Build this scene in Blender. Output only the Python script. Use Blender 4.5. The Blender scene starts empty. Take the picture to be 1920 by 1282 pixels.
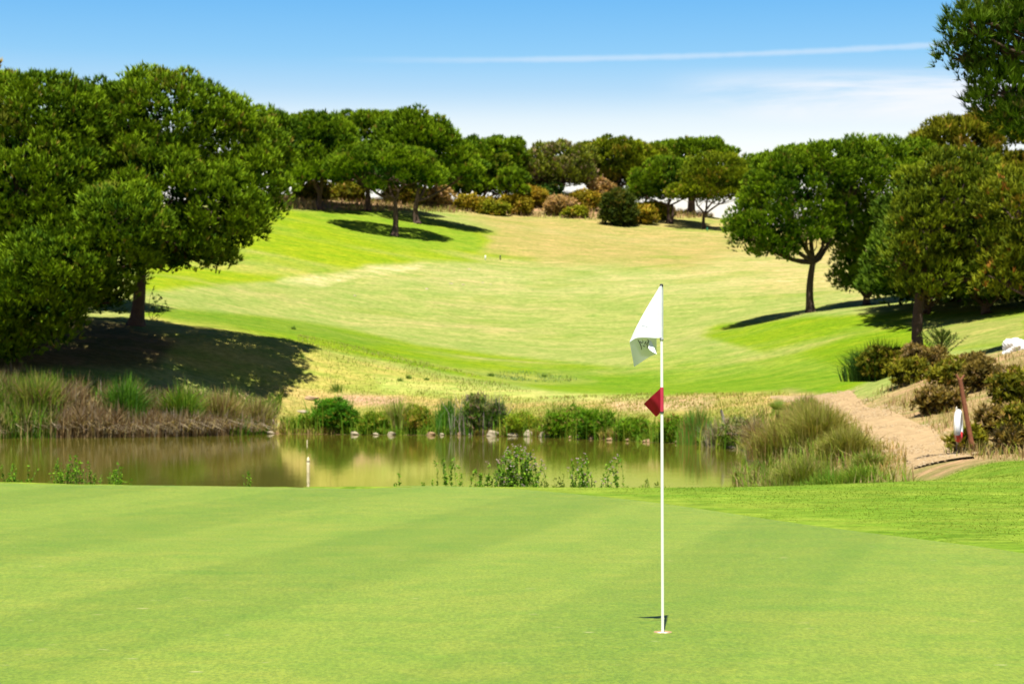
import bpy, bmesh, math, random
import numpy as np
from mathutils import Vector
random.seed(7)
RNG = np.random.default_rng(11)
S = bpy.context.scene
COL = S.collection
R = math.radians

# ---------------------------------------------------------------- camera, light, exposure
F = 3733.0          # focal length in pixels of the 1920 px wide photograph (70 mm on full frame)
HZ = 697.0          # row of the true horizon
EYE = 1.6
cam = bpy.data.cameras.new('camera')
cam.lens = 70.0; cam.sensor_width = 36.0
cam.shift_y = (HZ - 641.0) / 1920.0
cam.clip_start = 0.1; cam.clip_end = 6000
cam.dof.use_dof = True; cam.dof.focus_distance = 12.2; cam.dof.aperture_fstop = 6.3
camo = bpy.data.objects.new('camera', cam); COL.objects.link(camo)
camo.location = (0, 0, EYE); camo.rotation_euler = (R(90), 0, 0)
S.camera = camo

SUN_EL, SUN_AZ = 67.5, 186.5       # azimuth clockwise from +Y: behind the camera, slightly left
sd = bpy.data.lights.new('sun', 'SUN'); sd.energy = 5.0; sd.angle = R(0.53); sd.color = (1.0, .955, .87)
so = bpy.data.objects.new('sun', sd); COL.objects.link(so)
to_sun = Vector((math.sin(R(SUN_AZ))*math.cos(R(SUN_EL)), math.cos(R(SUN_AZ))*math.cos(R(SUN_EL)), math.sin(R(SUN_EL))))
so.rotation_euler = (-to_sun).to_track_quat('-Z', 'Y').to_euler()
so.location = (-20, -40, 80)

S.view_settings.view_transform = 'Standard'
S.view_settings.look = 'None'
S.view_settings.gamma = 1.0
S.view_settings.use_curve_mapping = False
S.view_settings.exposure = 1.0
S.render.engine = 'CYCLES'
S.cycles.use_denoising = True
S.cycles.max_bounces = 5; S.cycles.diffuse_bounces = 1; S.cycles.glossy_bounces = 3
S.cycles.transmission_bounces = 3; S.cycles.transparent_max_bounces = 4
S.cycles.caustics_reflective = False; S.cycles.caustics_refractive = False

W = bpy.data.worlds.new('World'); S.world = W; W.use_nodes = True
wt = W.node_tree; wt.nodes.clear()
class NB:
    """small node-building helper"""
    def __init__(s, tree): s.t = tree
    def n(s, typ, **kw):
        nd = s.t.nodes.new(typ)
        for k, v in kw.items():
            if k.startswith('i_'):
                key = k[2:]; key = int(key) if key.isdigit() else key.replace('_', ' ')
                s.set(nd.inputs[key], v)
            else: setattr(nd, k, v)
        return nd
    def set(s, inp, v):
        if isinstance(v, bpy.types.NodeSocket): s.t.links.new(v, inp)
        else: inp.default_value = v
    def math(s, op, a, b=0.0, c=0.0, clamp=False):
        nd = s.t.nodes.new('ShaderNodeMath'); nd.operation = op; nd.use_clamp = clamp
        s.set(nd.inputs[0], a); s.set(nd.inputs[1], b); s.set(nd.inputs[2], c)
        return nd.outputs[0]
    def smooth(s, v, lo, hi, a=0.0, b=1.0):
        nd = s.t.nodes.new('ShaderNodeMapRange'); nd.interpolation_type = 'SMOOTHSTEP'
        for i, x in enumerate((v, lo, hi, a, b)): s.set(nd.inputs[i], x)
        return nd.outputs[0]
    def mix(s, f, a, b, mode='MIX'):
        nd = s.t.nodes.new('ShaderNodeMix'); nd.data_type = 'RGBA'; nd.blend_type = mode
        s.set(nd.inputs[0], f)
        s.set(nd.inputs[6], a if isinstance(a, bpy.types.NodeSocket) else (*a, 1)[:4])
        s.set(nd.inputs[7], b if isinstance(b, bpy.types.NodeSocket) else (*b, 1)[:4])
        return nd.outputs[2]
    def noise(s, vec, scale, detail=4, rough=.6, dist=0.0):
        nd = s.t.nodes.new('ShaderNodeTexNoise')
        if vec is not None: s.set(nd.inputs['Vector'], vec)
        nd.inputs['Scale'].default_value = scale; nd.inputs['Detail'].default_value = detail
        nd.inputs['Roughness'].default_value = rough; nd.inputs['Distortion'].default_value = dist
        return nd.outputs[0]
    def mapping(s, vec, scale=(1, 1, 1), rot=(0, 0, 0), loc=(0, 0, 0)):
        nd = s.t.nodes.new('ShaderNodeMapping'); s.set(nd.inputs[0], vec)
        nd.inputs['Scale'].default_value = scale; nd.inputs['Rotation'].default_value = rot; nd.inputs['Location'].default_value = loc
        return nd.outputs[0]

b = NB(wt)
sky = b.n('ShaderNodeTexSky', sky_type='NISHITA')
sky.sun_disc = False; sky.sun_elevation = R(SUN_EL); sky.sun_rotation = R(SUN_AZ)
sky.altitude = 30; sky.air_density = 1.0; sky.dust_density = 1.2; sky.ozone_density = 2.0
tc = b.n('ShaderNodeTexCoord')
sep = b.n('ShaderNodeSeparateXYZ', i_0=tc.outputs['Generated'])
dx, dy, dz = sep.outputs
# sky: deep, clear blue aloft that pales into the milky band near the horizon (depends on elevation only)
hsv = b.n('ShaderNodeHueSaturation', i_Saturation=1.25, i_Value=1.0, i_Color=sky.outputs[0])
ramp = b.n('ShaderNodeValToRGB', i_0=dz)
for i, (p_, c_) in enumerate([(.115, (3.45, 2.32, 1.78)), (.126, (3.1, 2.2, 1.77)), (.139, (2.15, 1.9, 1.74)), (.157, (1.45, 1.74, 1.76)), (.190, (.95, 1.56, 1.78)), (.32, (.20, .50, .90)), (.7, (.13, .28, .52))]):
    e_ = ramp.color_ramp.elements[i] if i < 2 else ramp.color_ramp.elements.new(p_)
    e_.position = p_; e_.color = (*[x/4.5 for x in c_], 1)
skyc = b.mix(1.0, b.mix(1.0, hsv.outputs[0], ramp.outputs[0], 'MULTIPLY'), (4.5, 4.5, 4.5), 'MULTIPLY')
# a contrail and thin cirrus, laid out on the direction (azimuth, elevation) of the sky
ys = b.math('MAXIMUM', dy, .02)
az = b.math('DIVIDE', dx, ys); el = b.math('DIVIDE', dz, ys)
comb = b.n('ShaderNodeCombineXYZ', i_0=az, i_1=el, i_2=0.0)
nz = b.noise(b.mapping(comb.outputs[0], (60, 60, 1)), 1.0, 4, .6)
def AZ(px): return (px - 960) / F
def EL(py): return (HZ - py) / F
line = b.math('ADD', b.math('MULTIPLY', b.math('SUBTRACT', az, AZ(700)), (EL(86)-EL(117))/(AZ(1800)-AZ(700))), EL(117))
bow = b.math('MULTIPLY', b.math('POWER', b.math('SUBTRACT', az, AZ(1250)), 2.0), .12)
dist = b.math('ABSOLUTE', b.math('SUBTRACT', el, b.math('SUBTRACT', line, b.math('SUBTRACT', .0014, bow))))
dist = b.math('ADD', dist, b.math('MULTIPLY', b.math('SUBTRACT', nz, .5), .0018))
trail = b.math('SUBTRACT', 1.0, b.smooth(dist, .0001, .0024))
trail = b.math('MULTIPLY', trail, b.smooth(az, AZ(560), AZ(1100)))
trail = b.math('MULTIPLY', trail, b.math('SUBTRACT', 1.0, b.smooth(az, AZ(2300), AZ(3300))))
cn = b.noise(b.mapping(comb.outputs[0], (7, 38, 1), rot=(0, 0, R(-7)), loc=(1.7, .4, 0)), 1.0, 7, .62, .6)
cm = b.smooth(cn, .30, .62)
cm = b.math('MULTIPLY', cm, b.smooth(el, EL(245), EL(205)))
cm = b.math('MULTIPLY', cm, b.math('SUBTRACT', 1.0, b.smooth(el, EL(165), EL(120))))
cm = b.math('MULTIPLY', cm, b.smooth(az, AZ(1180), AZ(1560)))
cloud = b.math('MAXIMUM', b.math('MULTIPLY', trail, .34), b.math('MULTIPLY', cm, .95))
cloud = b.math('MULTIPLY', cloud, b.smooth(dy, .05, .3))
skyc = b.mix(cloud, skyc, (9.4, 9.7, 10.2))
bg = b.n('ShaderNodeBackground', i_Color=skyc, i_Strength=0.05)
wo = b.n('ShaderNodeOutputWorld', i_Surface=bg.outputs[0])

# ---------------------------------------------------------------- helpers
def tag(o, label=None, cat=None, group=None, kind=None):
    if label: o['label'] = label
    if cat: o['category'] = cat
    if group: o['group'] = group
    if kind: o['kind'] = kind
    return o
def empty(name, loc, label, cat, group=None, rz=0):
    o = bpy.data.objects.new(name, None); COL.objects.link(o)
    o.location = loc; o.rotation_euler = (0, 0, rz); o.empty_display_size = .3
    return tag(o, label, cat, group)
def link(name, me, mats, parent=None, loc=None, smooth=False):
    if not isinstance(mats, (list, tuple)): mats = [mats]
    for m in mats:
        if len(me.materials) < len(mats): me.materials.append(m)
    if smooth: me.polygons.foreach_set('use_smooth', np.ones(len(me.polygons), bool))
    o = bpy.data.objects.new(name, me); COL.objects.link(o)
    if parent: o.parent = parent
    if loc is not None: o.location = loc
    return o
def np_mesh(name, V, tris=None, quads=None, colors=None):
    """mesh from numpy arrays; colors per vertex (n,3)"""
    me = bpy.data.meshes.new(name)
    V = np.asarray(V, np.float32); me.vertices.add(len(V)); me.vertices.foreach_set('co', V.ravel())
    li, st = [], []
    off = 0
    if quads is not None and len(quads):
        q = np.asarray(quads, np.int32); li.append(q.ravel()); st.append(np.arange(len(q))*4); off = q.size
    if tris is not None and len(tris):
        t = np.asarray(tris, np.int32); li.append(t.ravel()); st.append(off + np.arange(len(t))*3)
    li = np.concatenate(li); st = np.concatenate(st).astype(np.int32)
    me.loops.add(len(li)); me.loops.foreach_set('vertex_index', li)
    me.polygons.add(len(st)); me.polygons.foreach_set('loop_start', st)
    me.update(calc_edges=True)
    if colors is not None:
        ca = me.color_attributes.new('Col', 'FLOAT_COLOR', 'POINT')
        c = np.ones((len(V), 4), np.float32); c[:, :3] = np.clip(colors, 0, 1); ca.data.foreach_set('color', c.ravel())
    return me
def norm(a): return a / np.maximum(np.linalg.norm(a, axis=-1, keepdims=True), 1e-9)
def sstep(lo, hi, v):
    t = np.clip((v - lo) / (hi - lo), 0, 1); return t*t*(3 - 2*t)
_L = np.random.default_rng(5).random((256, 256))
def vnoise(x, y, s=1.0, octv=3):
    out = 0; a = 1; tot = 0
    x = np.asarray(x, float) * s; y = np.asarray(y, float) * s
    for k in range(octv):
        xi = np.floor(x).astype(int); yi = np.floor(y).astype(int); fx = x - xi; fy = y - yi
        fx = fx*fx*(3-2*fx); fy = fy*fy*(3-2*fy)
        g = lambda i, j: _L[(xi+i) % 256, (yi+j) % 256]
        out = out + a*((g(0,0)*(1-fx)+g(1,0)*fx)*(1-fy) + (g(0,1)*(1-fx)+g(1,1)*fx)*fy)
        tot += a; a *= .5; x = x*2.03 + 17; y = y*2.03 + 31
    return out / tot
def poly_sd(px, py, poly):
    """signed distance, positive outside"""
    P = np.asarray(poly, float); d = np.full(np.shape(px), 1e9); ins = np.zeros(np.shape(px), bool)
    for i in range(len(P)):
        ax, ay = P[i]; bx_, by_ = P[(i+1) % len(P)]
        ex, ey = bx_-ax, by_-ay
        t = np.clip(((px-ax)*ex + (py-ay)*ey) / (ex*ex+ey*ey+1e-12), 0, 1)
        d = np.minimum(d, (px-ax-ex*t)**2 + (py-ay-ey*t)**2)
        c = ((ay > py) != (by_ > py)) & (px < (bx_-ax)*(py-ay)/((by_-ay) if by_ != ay else 1e-9) + ax)
        ins ^= c
    d = np.sqrt(d); return np.where(ins, -d, d)
def W3(px, py, Y): return np.array([(px-960)*Y/F, Y, EYE + (HZ-py)*Y/F])

# ---------------------------------------------------------------- terrain shape
WATER = -1.5
POND = [(-90,33),(-30,33.6),(-7.5,33.5),(-2,32.2),(2,31.9),(4.2,33.2),(5.0,38),(5.6,46),(6.3,56),(7.8,66),(9.0,76),(9.1,80),
        (8.0,83.5),(7.6,86),(5.7,88.3),(3.4,92),(1,95.3),(-3,97.4),(-6.8,98),(-10,99.2),(-12.2,99.8),(-13,98),(-15.5,95.5),(-18,94.2),(-24,92.6),(-45,88),(-90,80)]
GREEN = [(-7.6,29.6),(-5,29.3),(-3,28.7),(-1.2,27.9),(0,27.2),(1.0,25.7),(2.0,23.7),(3.0,20.8),(3.8,19.1),(4.55,17.5),(5.6,13),(6.2,8),(5.6,2),(3,-4),(-3,-7),(-9,-5),(-15,1),(-18,9),(-18,18),(-15.5,25),(-11.5,29)]
CP = [(-900,690,105),(-300,690,101),(0,700,101),(250,712,103),(450,745,105),(600,765,106),(700,745,107),(960,748,105),(1200,746,101),(1350,742,97),(1450,744,93),(1540,741,91),
      (-300,620,112),(0,640,106),(255,611,114),(420,650,110),(600,688,111),(780,690,117),(960,702,123),(1240,715,119),(1400,712,112),(1600,702,101),
      (0,560,129),(300,560,132),(600,605,146),(960,622,150),(1240,642,144),(1330,625,142),(1520,583,142),(1625,573,147),(1780,560,142),(2000,540,140),
      (1600,640,121),(1750,628,112),(1900,606,108),(2100,600,105),(1640,716,86),(1725,686,78),(1905,657,70),(2050,650,68),(1905,705,64),(1850,762,59),(1822,843,47.5),(1930,835,45),
      (1600,775,70),(1690,835,52),(1500,765,82),(1560,755,84),(2100,760,50),(2400,700,50),
      (300,520,152),(530,396,205),(600,500,175),(430,450,180),(740,444,200),(960,500,190),(900,402,238),(1000,408,240),(1150,414,240),(1240,500,190),(1240,409,250),(1320,428,238),
      (1450,470,215),(1400,433,240),(1560,500,182),(1700,490,185),(1900,450,190),(150,480,170),(0,470,170),(-400,440,180),(2300,430,190),
      (530,380,222),(700,378,234),(900,378,250),(1060,368,254),(1160,388,250),(1240,393,257),(1300,399,261),(1390,417,262),(1450,430,264),(1700,420,260),(2100,400,260),(0,400,220),(-500,390,220)]
cps = [W3(*c) for c in CP]
for X in (-150, -80, -30, 20, 70, 140, 220):
    cps += [np.array([X, 310, 13.0]), np.array([X, 380, 4.0])]
for X in (-120, -60, -25, -10, 0, 8, 16, 30, 70, 120):
    for Y in (-40, 0, 30): cps.append(np.array([X, Y, 0.0]))
for q in ((8, 40, -.25), (7.5, 50, -.5), (8.6, 60, -.35), (12, 40, -.05), (-40, 60, -1), (-10, 60, -1.1), (0, 70, -1.1)): cps.append(np.array(q, float))
cps = np.array(cps)
def _U(r2): return np.where(r2 > 1e-9, .5*r2*np.log(np.maximum(r2, 1e-9)), 0)
_xy = cps[:, :2] / 100.0
_n = len(cps)
K_ = _U(((_xy[:, None] - _xy[None])**2).sum(-1)) + np.eye(_n)*2e-4
Pm = np.c_[np.ones(_n), _xy]
A_ = np.zeros((_n+3, _n+3)); A_[:_n, :_n] = K_; A_[:_n, _n:] = Pm; A_[_n:, :_n] = Pm.T
sol = np.linalg.solve(A_, np.r_[cps[:, 2], 0, 0, 0])
def tps(X, Y):
    X = np.asarray(X, float)/100; Y = np.asarray(Y, float)/100
    out = sol[_n] + sol[_n+1]*X + sol[_n+2]*Y
    for i in range(_n): out = out + sol[i]*_U((X-_xy[i, 0])**2 + (Y-_xy[i, 1])**2)
    return out
def ground_z(X, Y):
    X = np.asarray(X, float); Y = np.asarray(Y, float)
    z = tps(X, Y)
    far = np.clip(sstep(330, 480, Y) + sstep(150, 260, np.abs(X)) , 0, 1)
    z = np.clip(z, -1.0, 40)*(1-far) + far*(-3.0)
    nb = 1 - sstep(33, 46, Y)
    z = z*(1-nb) + nb*0.0
    z = z + (vnoise(X, Y, .12, 3)-.5)*.5*sstep(95, 125, Y) + (vnoise(X, Y, .7, 3)-.5)*.10*sstep(88, 100, Y)
    d = poly_sd(X, Y, POND)
    w = 4.4 - 1.9*sstep(36, 60, Y)
    zb = WATER + (np.maximum(z, WATER+.15) - WATER)*sstep(0, 1, d/w)
    zp = WATER - .9*sstep(0, 3.5, -d)
    z = np.where(d > 0, zb, zp)
    return z
def gz(x, y): return float(ground_z(np.array([x]), np.array([y]))[0])
_Ys = np.concatenate([np.arange(14, 60, .25), np.arange(60, 330, .5)])
def hit(px, py, ymin=14):
    """where the view ray of a place in the photograph meets the ground"""
    m = _Ys >= ymin
    Y = _Ys[m]; X = (px-960)*Y/F; zr = EYE + (HZ-py)*Y/F
    g = ground_z(X, Y) - zr
    k = np.argmax(g >= 0) if (g >= 0).any() else len(Y)-1
    return np.array([X[k], Y[k], float(ground_z(X[k:k+1], Y[k:k+1])[0])])
def on(px, Y):
    X = (px-960)*Y/F; return np.array([X, Y, gz(X, Y)])

# ---------------------------------------------------------------- materials
def new_mat(name):
    m = bpy.data.materials.new(name); m.use_nodes = True; m.node_tree.nodes.clear(); return m, NB(m.node_tree)
def simple(name, col, rough=.6, var=.25, scale=8.0, bump=.0, spec=.4, subs=0, metallic=0, coord='Object'):
    m, q = new_mat(name)
    t = q.n('ShaderNodeTexCoord'); nn = q.noise(t.outputs[coord], scale, 5, .6)
    c = q.mix(nn, tuple(x*(1-var) for x in col), tuple(min(1, x*(1+var)) for x in col))
    p = q.n('ShaderNodeBsdfPrincipled', i_Base_Color=c, i_Roughness=rough, i_Metallic=metallic)
    p.inputs['Specular IOR Level'].default_value = spec
    if bump:
        bp = q.n('ShaderNodeBump', i_Height=nn, i_Strength=bump, i_Distance=.05); q.set(p.inputs['Normal'], bp.outputs[0])
    q.n('ShaderNodeOutputMaterial', i_Surface=p.outputs[0]); return m
def leafy(name, trans=.25, rough=.6, spec=.08, mul=1.0):
    m, q = new_mat(name)
    at = q.n('ShaderNodeAttribute', attribute_name='Col')
    c = at.outputs['Color']
    if mul != 1: c = q.mix(1.0, c, (mul, mul, mul), 'MULTIPLY')
    d = q.n('ShaderNodeBsdfPrincipled', i_Base_Color=c, i_Roughness=rough)
    d.inputs['Specular IOR Level'].default_value = spec
    t = q.n('ShaderNodeBsdfTranslucent', i_Color=q.mix(1.0, c, (1.15, 1.1, .6), 'MULTIPLY'))
    mx = q.n('ShaderNodeMixShader', i_0=trans, i_1=d.outputs[0], i_2=t.outputs[0])
    q.n('ShaderNodeOutputMaterial', i_Surface=mx.outputs[0]); return m
M_pine = leafy('pine_needles', .06)
M_leaf = leafy('shrub_leaves', .32)
M_blade = leafy('grass_blades', .3)
M_bark = simple('pine_bark', (.075, .05, .036), .9, .5, 3.0, .6, .1)
M_twig = simple('grey_twigs', (.16, .13, .11), .9, .4, 4.0, .2, .1)

def ground_material():
    m, q = new_mat('course_turf')
    at = q.n('ShaderNodeAttribute', attribute_name='Col').outputs['Color']
    t = q.n('ShaderNodeTexCoord').outputs['Object']
    n1 = q.noise(q.mapping(t, (.35, .9, .5)), 1.0, 5, .62, .5)
    n2 = q.noise(q.mapping(t, (2.4, 5.5, 3)), 1.0, 4, .65)
    n3 = q.noise(t, 16.0, 3, .7)
    c = q.mix(q.smooth(n1, .35, .68), q.mix(1.0, at, (.74, .88, .7), 'MULTIPLY'), q.mix(1.0, at, (1.2, 1.06, 1.25), 'MULTIPLY'))
    c = q.mix(1.0, c, q.mix(q.smooth(n2, .3, .7), (.66, .73, .6), (1.28, 1.22, 1.25)), 'MULTIPLY')
    c = q.mix(1.0, c, q.mix(q.smooth(n3, .3, .7), (.80, .82, .8), (1.18, 1.16, 1.16)), 'MULTIPLY')
    p = q.n('ShaderNodeBsdfPrincipled', i_Base_Color=c, i_Roughness=.9)
    p.inputs['Specular IOR Level'].default_value = .04
    h = q.math('ADD', q.math('MULTIPLY', n2, .5), q.math('MULTIPLY', n3, .5))
    bp = q.n('ShaderNodeBump', i_Height=h, i_Strength=.35, i_Distance=.12); q.set(p.inputs['Normal'], bp.outputs[0])
    q.n('ShaderNodeOutputMaterial', i_Surface=p.outputs[0]); return m
M_turf = ground_material()

def green_material():
    m, q = new_mat('putting_green_turf')
    t = q.n('ShaderNodeTexCoord').outputs['Object']
    base = (.143, .206, .014)
    # mowing passes: grain of the cut grass, two directions
    def stripes(deg, width, off):
        v = q.mapping(t, (1, 1, 1), rot=(0, 0, R(deg)), loc=(off, 0, 0))
        sx = q.n('ShaderNodeSeparateXYZ', i_0=v).outputs[0]
        wob = q.math('MULTIPLY', q.noise(t, .35, 2, .5), .12)
        s = q.math('SINE', q.math('MULTIPLY', q.math('ADD', sx, wob), math.pi/width))
        return q.smooth(s, .2, -.2) if deg == 15.5 else q.smooth(s, -.45, .45)
    s1 = stripes(15.5, 1.70, 3.30); s2 = stripes(12.5, .62, .3)
    n1 = q.noise(q.mapping(t, (.5, .9, 1)), 1.0, 4, .6, .4)
    n2 = q.noise(q.mapping(t, (2.2, 3.0, 3)), 1.0, 5, .7, .4)
    n3 = q.noise(q.mapping(t, (45, 20, 45)), 1.0, 4, .8)
    n4 = q.noise(q.mapping(t, (24, 60, 20)), 1.0, 3, .7)
    c = q.mix(q.smooth(n1, .32, .7), tuple(x*y for x, y in zip(base, (.93, .98, .9))), tuple(x*y for x, y in zip(base, (1.10, 1.02, 1.12))))
    c = q.mix(1.0, c, q.mix(s1, (.915, .945, .87), (1.085, 1.055, 1.17)), 'MULTIPLY')
    c = q.mix(1.0, c, q.mix(s2, (.975, .985, .96), (1.025, 1.015, 1.05)), 'MULTIPLY')
    c = q.mix(1.0, c, q.mix(q.smooth(n2, .3, .7), (.86, .95, .82), (1.14, 1.05, 1.14)), 'MULTIPLY')
    c = q.mix(1.0, c, q.mix(q.smooth(n3, .3, .7), (.66, .72, .6), (1.34, 1.27, 1.4)), 'MULTIPLY')
    c = q.mix(1.0, c, q.mix(q.smooth(n4, .3, .7), (.92, .93, .9), (1.08, 1.06, 1.1)), 'MULTIPLY')
    # dry bleached flecks and old pitch marks
    sc = q.noise(q.mapping(t, (5, 14, 5)), 1.0, 2, .5)
    c = q.mix(q.math('MULTIPLY', q.smooth(sc, .70, .78), .6), c, (.40, .36, .18))
    p = q.n('ShaderNodeBsdfPrincipled', i_Base_Color=c, i_Roughness=.62)
    p.inputs['Specular IOR Level'].default_value = .10
    p.inputs['Sheen Weight'].default_value = .14; p.inputs['Sheen Roughness'].default_value = .5
    p.inputs['Sheen Tint'].default_value = (.8, .95, .65, 1)
    bp = q.n('ShaderNodeBump', i_Height=q.math('ADD', n3, q.math('MULTIPLY', n4, .6)), i_Strength=.5, i_Distance=.006); q.set(p.inputs['Normal'], bp.outputs[0])
    q.n('ShaderNodeOutputMaterial', i_Surface=p.outputs[0]); return m
M_green = green_material()

def water_material():
    m, q = new_mat('pond_water')
    t = q.n('ShaderNodeTexCoord').outputs['Object']
    n1 = q.noise(q.mapping(t, (1.6, .8, 1)), 1.0, 4, .6)
    n2 = q.noise(q.mapping(t, (9, 4.5, 1)), 1.0, 3, .6)
    big = q.noise(q.mapping(t, (.08, .12, 1)), 1.0, 3, .5)
    c = q.mix(big, (.085, .078, .009), (.12, .108, .012))
    p = q.n('ShaderNodeBsdfPrincipled', i_Base_Color=c, i_Roughness=.045, i_IOR=1.33)
    bp = q.n('ShaderNodeBump', i_Height=q.math('ADD', n1, q.math('MULTIPLY', n2, .35)), i_Strength=.10, i_Distance=.03)
    q.set(p.inputs['Normal'], bp.outputs[0])
    q.n('ShaderNodeOutputMaterial', i_Surface=p.outputs[0]); return m
M_water = water_material()
M_path = simple('sandy_path_dirt', (.34, .24, .125), .95, .5, 3.5, .9, .05)
M_stone = simple('pale_stone', (.31, .26, .17), .9, .3, 3.0, .4, .2)
M_stoneb = simple('brown_stone', (.26, .17, .09), .9, .35, 3.0, .4, .2)
M_rock = simple('white_rock', (.78, .77, .75), .85, .12, 2.0, .5, .2)

# ---------------------------------------------------------------- ground sheet
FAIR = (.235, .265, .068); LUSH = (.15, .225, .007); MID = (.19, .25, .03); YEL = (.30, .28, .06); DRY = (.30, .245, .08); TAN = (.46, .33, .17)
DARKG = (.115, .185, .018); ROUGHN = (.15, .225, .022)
PAINT = [   # outline on the photograph, turf colour, feather in pixels, strength
 ([(-900,360),(3000,360),(3000,760),(-900,760)], FAIR, 6, 1),
 ([(260,545),(280,500),(480,385),(700,395),(960,440),(1010,489),(880,489),(700,497),(600,520),(470,532)], (.195,.255,.008), 7, 1),
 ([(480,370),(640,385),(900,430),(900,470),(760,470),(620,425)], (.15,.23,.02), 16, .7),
 ([(830,385),(1480,405),(1620,470),(1620,545),(1430,540),(1270,500),(1100,494),(1010,490),(900,470),(930,430)], DRY, 14, .95),
 ([(1120,400),(1420,410),(1500,450),(1400,450),(1200,425)], (.31,.27,.09), 14, .7),
 ([(1380,470),(1640,480),(1650,560),(1400,545),(1250,520)], (.36,.31,.12), 22, .8),
 ([(520,528),(600,512),(700,500),(800,497),(780,512),(680,520),(600,535)], (.46,.39,.19), 6, .8),
 ([(800,500),(1300,505),(1450,520),(1300,560),(900,545),(700,530)], (.33,.31,.12), 20, .6),
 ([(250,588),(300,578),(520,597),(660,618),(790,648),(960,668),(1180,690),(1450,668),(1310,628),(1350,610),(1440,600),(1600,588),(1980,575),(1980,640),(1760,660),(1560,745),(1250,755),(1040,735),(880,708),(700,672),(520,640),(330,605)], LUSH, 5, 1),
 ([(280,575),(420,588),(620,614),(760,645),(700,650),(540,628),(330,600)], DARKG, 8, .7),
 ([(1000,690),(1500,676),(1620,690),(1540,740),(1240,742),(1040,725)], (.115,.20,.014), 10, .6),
 ([(1180,668),(1480,655),(1560,690),(1240,712)], MID, 16, .5),
 ([(280,590),(420,615),(600,655),(760,690),(900,722),(1000,745),(800,770),(560,760),(380,700),(250,650)], YEL, 10, .9),
 ([(860,690),(1040,700),(1120,715),(960,722)], (.24,.25,.06), 8, .6),
 ([(-400,690),(420,735),(560,742),(700,745),(760,800),(480,830),(-400,830)], (.30,.22,.12), 12, .9),
 ([(480,720),(640,738),(850,748),(1000,752),(1150,752),(1260,742),(1500,738),(1560,742),(1560,830),(1400,850),(480,820)], (.34,.26,.085), 7, .95),
 ([(520,760),(900,765),(1400,770),(1380,840),(520,820)], (.20,.22,.035), 14, .75),
 ([(640,740),(760,745),(740,760),(640,756)], (.34,.22,.14), 7, .8),
 ([(1130,748),(1340,742),(1330,768),(1160,770)], (.40,.28,.15), 8, .8),
 ([(700,705),(1040,735),(1240,742),(1180,752),(900,748),(720,735)], (.33,.35,.09), 8, .7),
 ([(1480,735),(1640,750),(1760,690),(1960,640),(1960,900),(1500,900)], (.30,.21,.10), 10, .95),
 ([(1700,600),(1930,590),(1930,640),(1760,655)], (.27,.25,.08), 14, .7),
 ([(480,340),(1480,340),(1480,398),(1300,405),(1180,412),(1000,405),(900,398),(820,388),(560,392),(500,385)], (.30,.19,.10), 6, 1),
]
def paint_ground(V):
    X, Y, Z = V.T
    Yc = np.maximum(Y, 5.0)
    px = 960 + X*F/Yc; py = HZ - (Z-EYE)*F/Yc
    C = np.tile(np.array(ROUGHN), (len(V), 1))
    wob = (vnoise(X, Y, .25, 4)-.5)
    far = Y > 84
    rightb = (Y > 36) & (X > 4)
    use = far | rightb
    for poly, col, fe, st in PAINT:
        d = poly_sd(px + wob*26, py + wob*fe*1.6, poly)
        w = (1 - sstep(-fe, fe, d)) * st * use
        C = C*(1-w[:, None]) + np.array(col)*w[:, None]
    st = sstep(.54, .78, vnoise(X*.35+7, Y, .16, 5))*.55*(Y > 118)
    C = C*(1-st[:, None]) + np.array((.33, .28, .11))*st[:, None]
    st = sstep(.55, .8, vnoise(X*.5+70, Y+9, .22, 5))*.5*(Y > 118)
    C = C*(1-st[:, None]) + np.array((.17, .23, .03))*st[:, None]
    shade_litter = (1-sstep(-14, 14, poly_sd(px+wob*40, py+wob*10, [(-400,590),(230,600),(330,640),(300,690),(-400,700)])))*(Y > 84)*(Y < 140)*.85
    C = C*(1-shade_litter[:, None]) + np.array((.11, .075, .035))*shade_litter[:, None]  # needle-litter brown, also painted in to deepen shade beneath the left pines
    pb = poly_sd(X, Y, POND)
    w = (1 - sstep(.1, 1.3, pb))[:, None]*(Y > 45)[:, None]
    C = C*(1-w) + np.array((.14, .09, .045))*w
    w = sstep(0, -1.5, pb) if False else (1-sstep(-1.2, -.1, pb))
    C = C*(1-w[:, None]) + np.array((.06, .05, .02))*w[:, None]
    nearr = (Y < 40)
    t = vnoise(X, Y, 1.3, 3)[:, None]
    C[nearr] = C[nearr]*(.85+.3*t[nearr])
    back = (Y > 275)[:, None]
    C = np.where(back, np.array((.22, .2, .08)), C)
    return C
rows = np.concatenate([np.arange(-55, 24, 2.5), np.arange(24, 36, .2), np.arange(36, 86, 1.0), np.arange(86, 112, .36), np.arange(112, 272, 1.1),
                       np.arange(272, 340, 4), np.geomspace(345, 2500, 18)])
uc = np.arange(-.215, .2151, .0017)
ue = .215 + np.cumsum(np.geomspace(.002, .35, 30))
us = np.concatenate([-ue[::-1], uc, ue])
UU, YY = np.meshgrid(us, rows)
XX = UU*(YY+60)
gx, gy = XX.ravel(), YY.ravel()
gzv = ground_z(gx, gy)
Vg = np.c_[gx, gy, gzv]
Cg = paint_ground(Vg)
inside = poly_sd(gx, gy, GREEN)
Vg[:, 2] -= .30*(1-sstep(-1.0, -.35, inside))
nr, nc = UU.shape
idx = np.arange(nr*nc).reshape(nr, nc)
Q = np.stack([idx[:-1, :-1], idx[:-1, 1:], idx[1:, 1:], idx[1:, :-1]], -1).reshape(-1, 4)
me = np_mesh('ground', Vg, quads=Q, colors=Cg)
o = link('ground', me, M_turf, smooth=True); tag(o, kind='structure')

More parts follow.
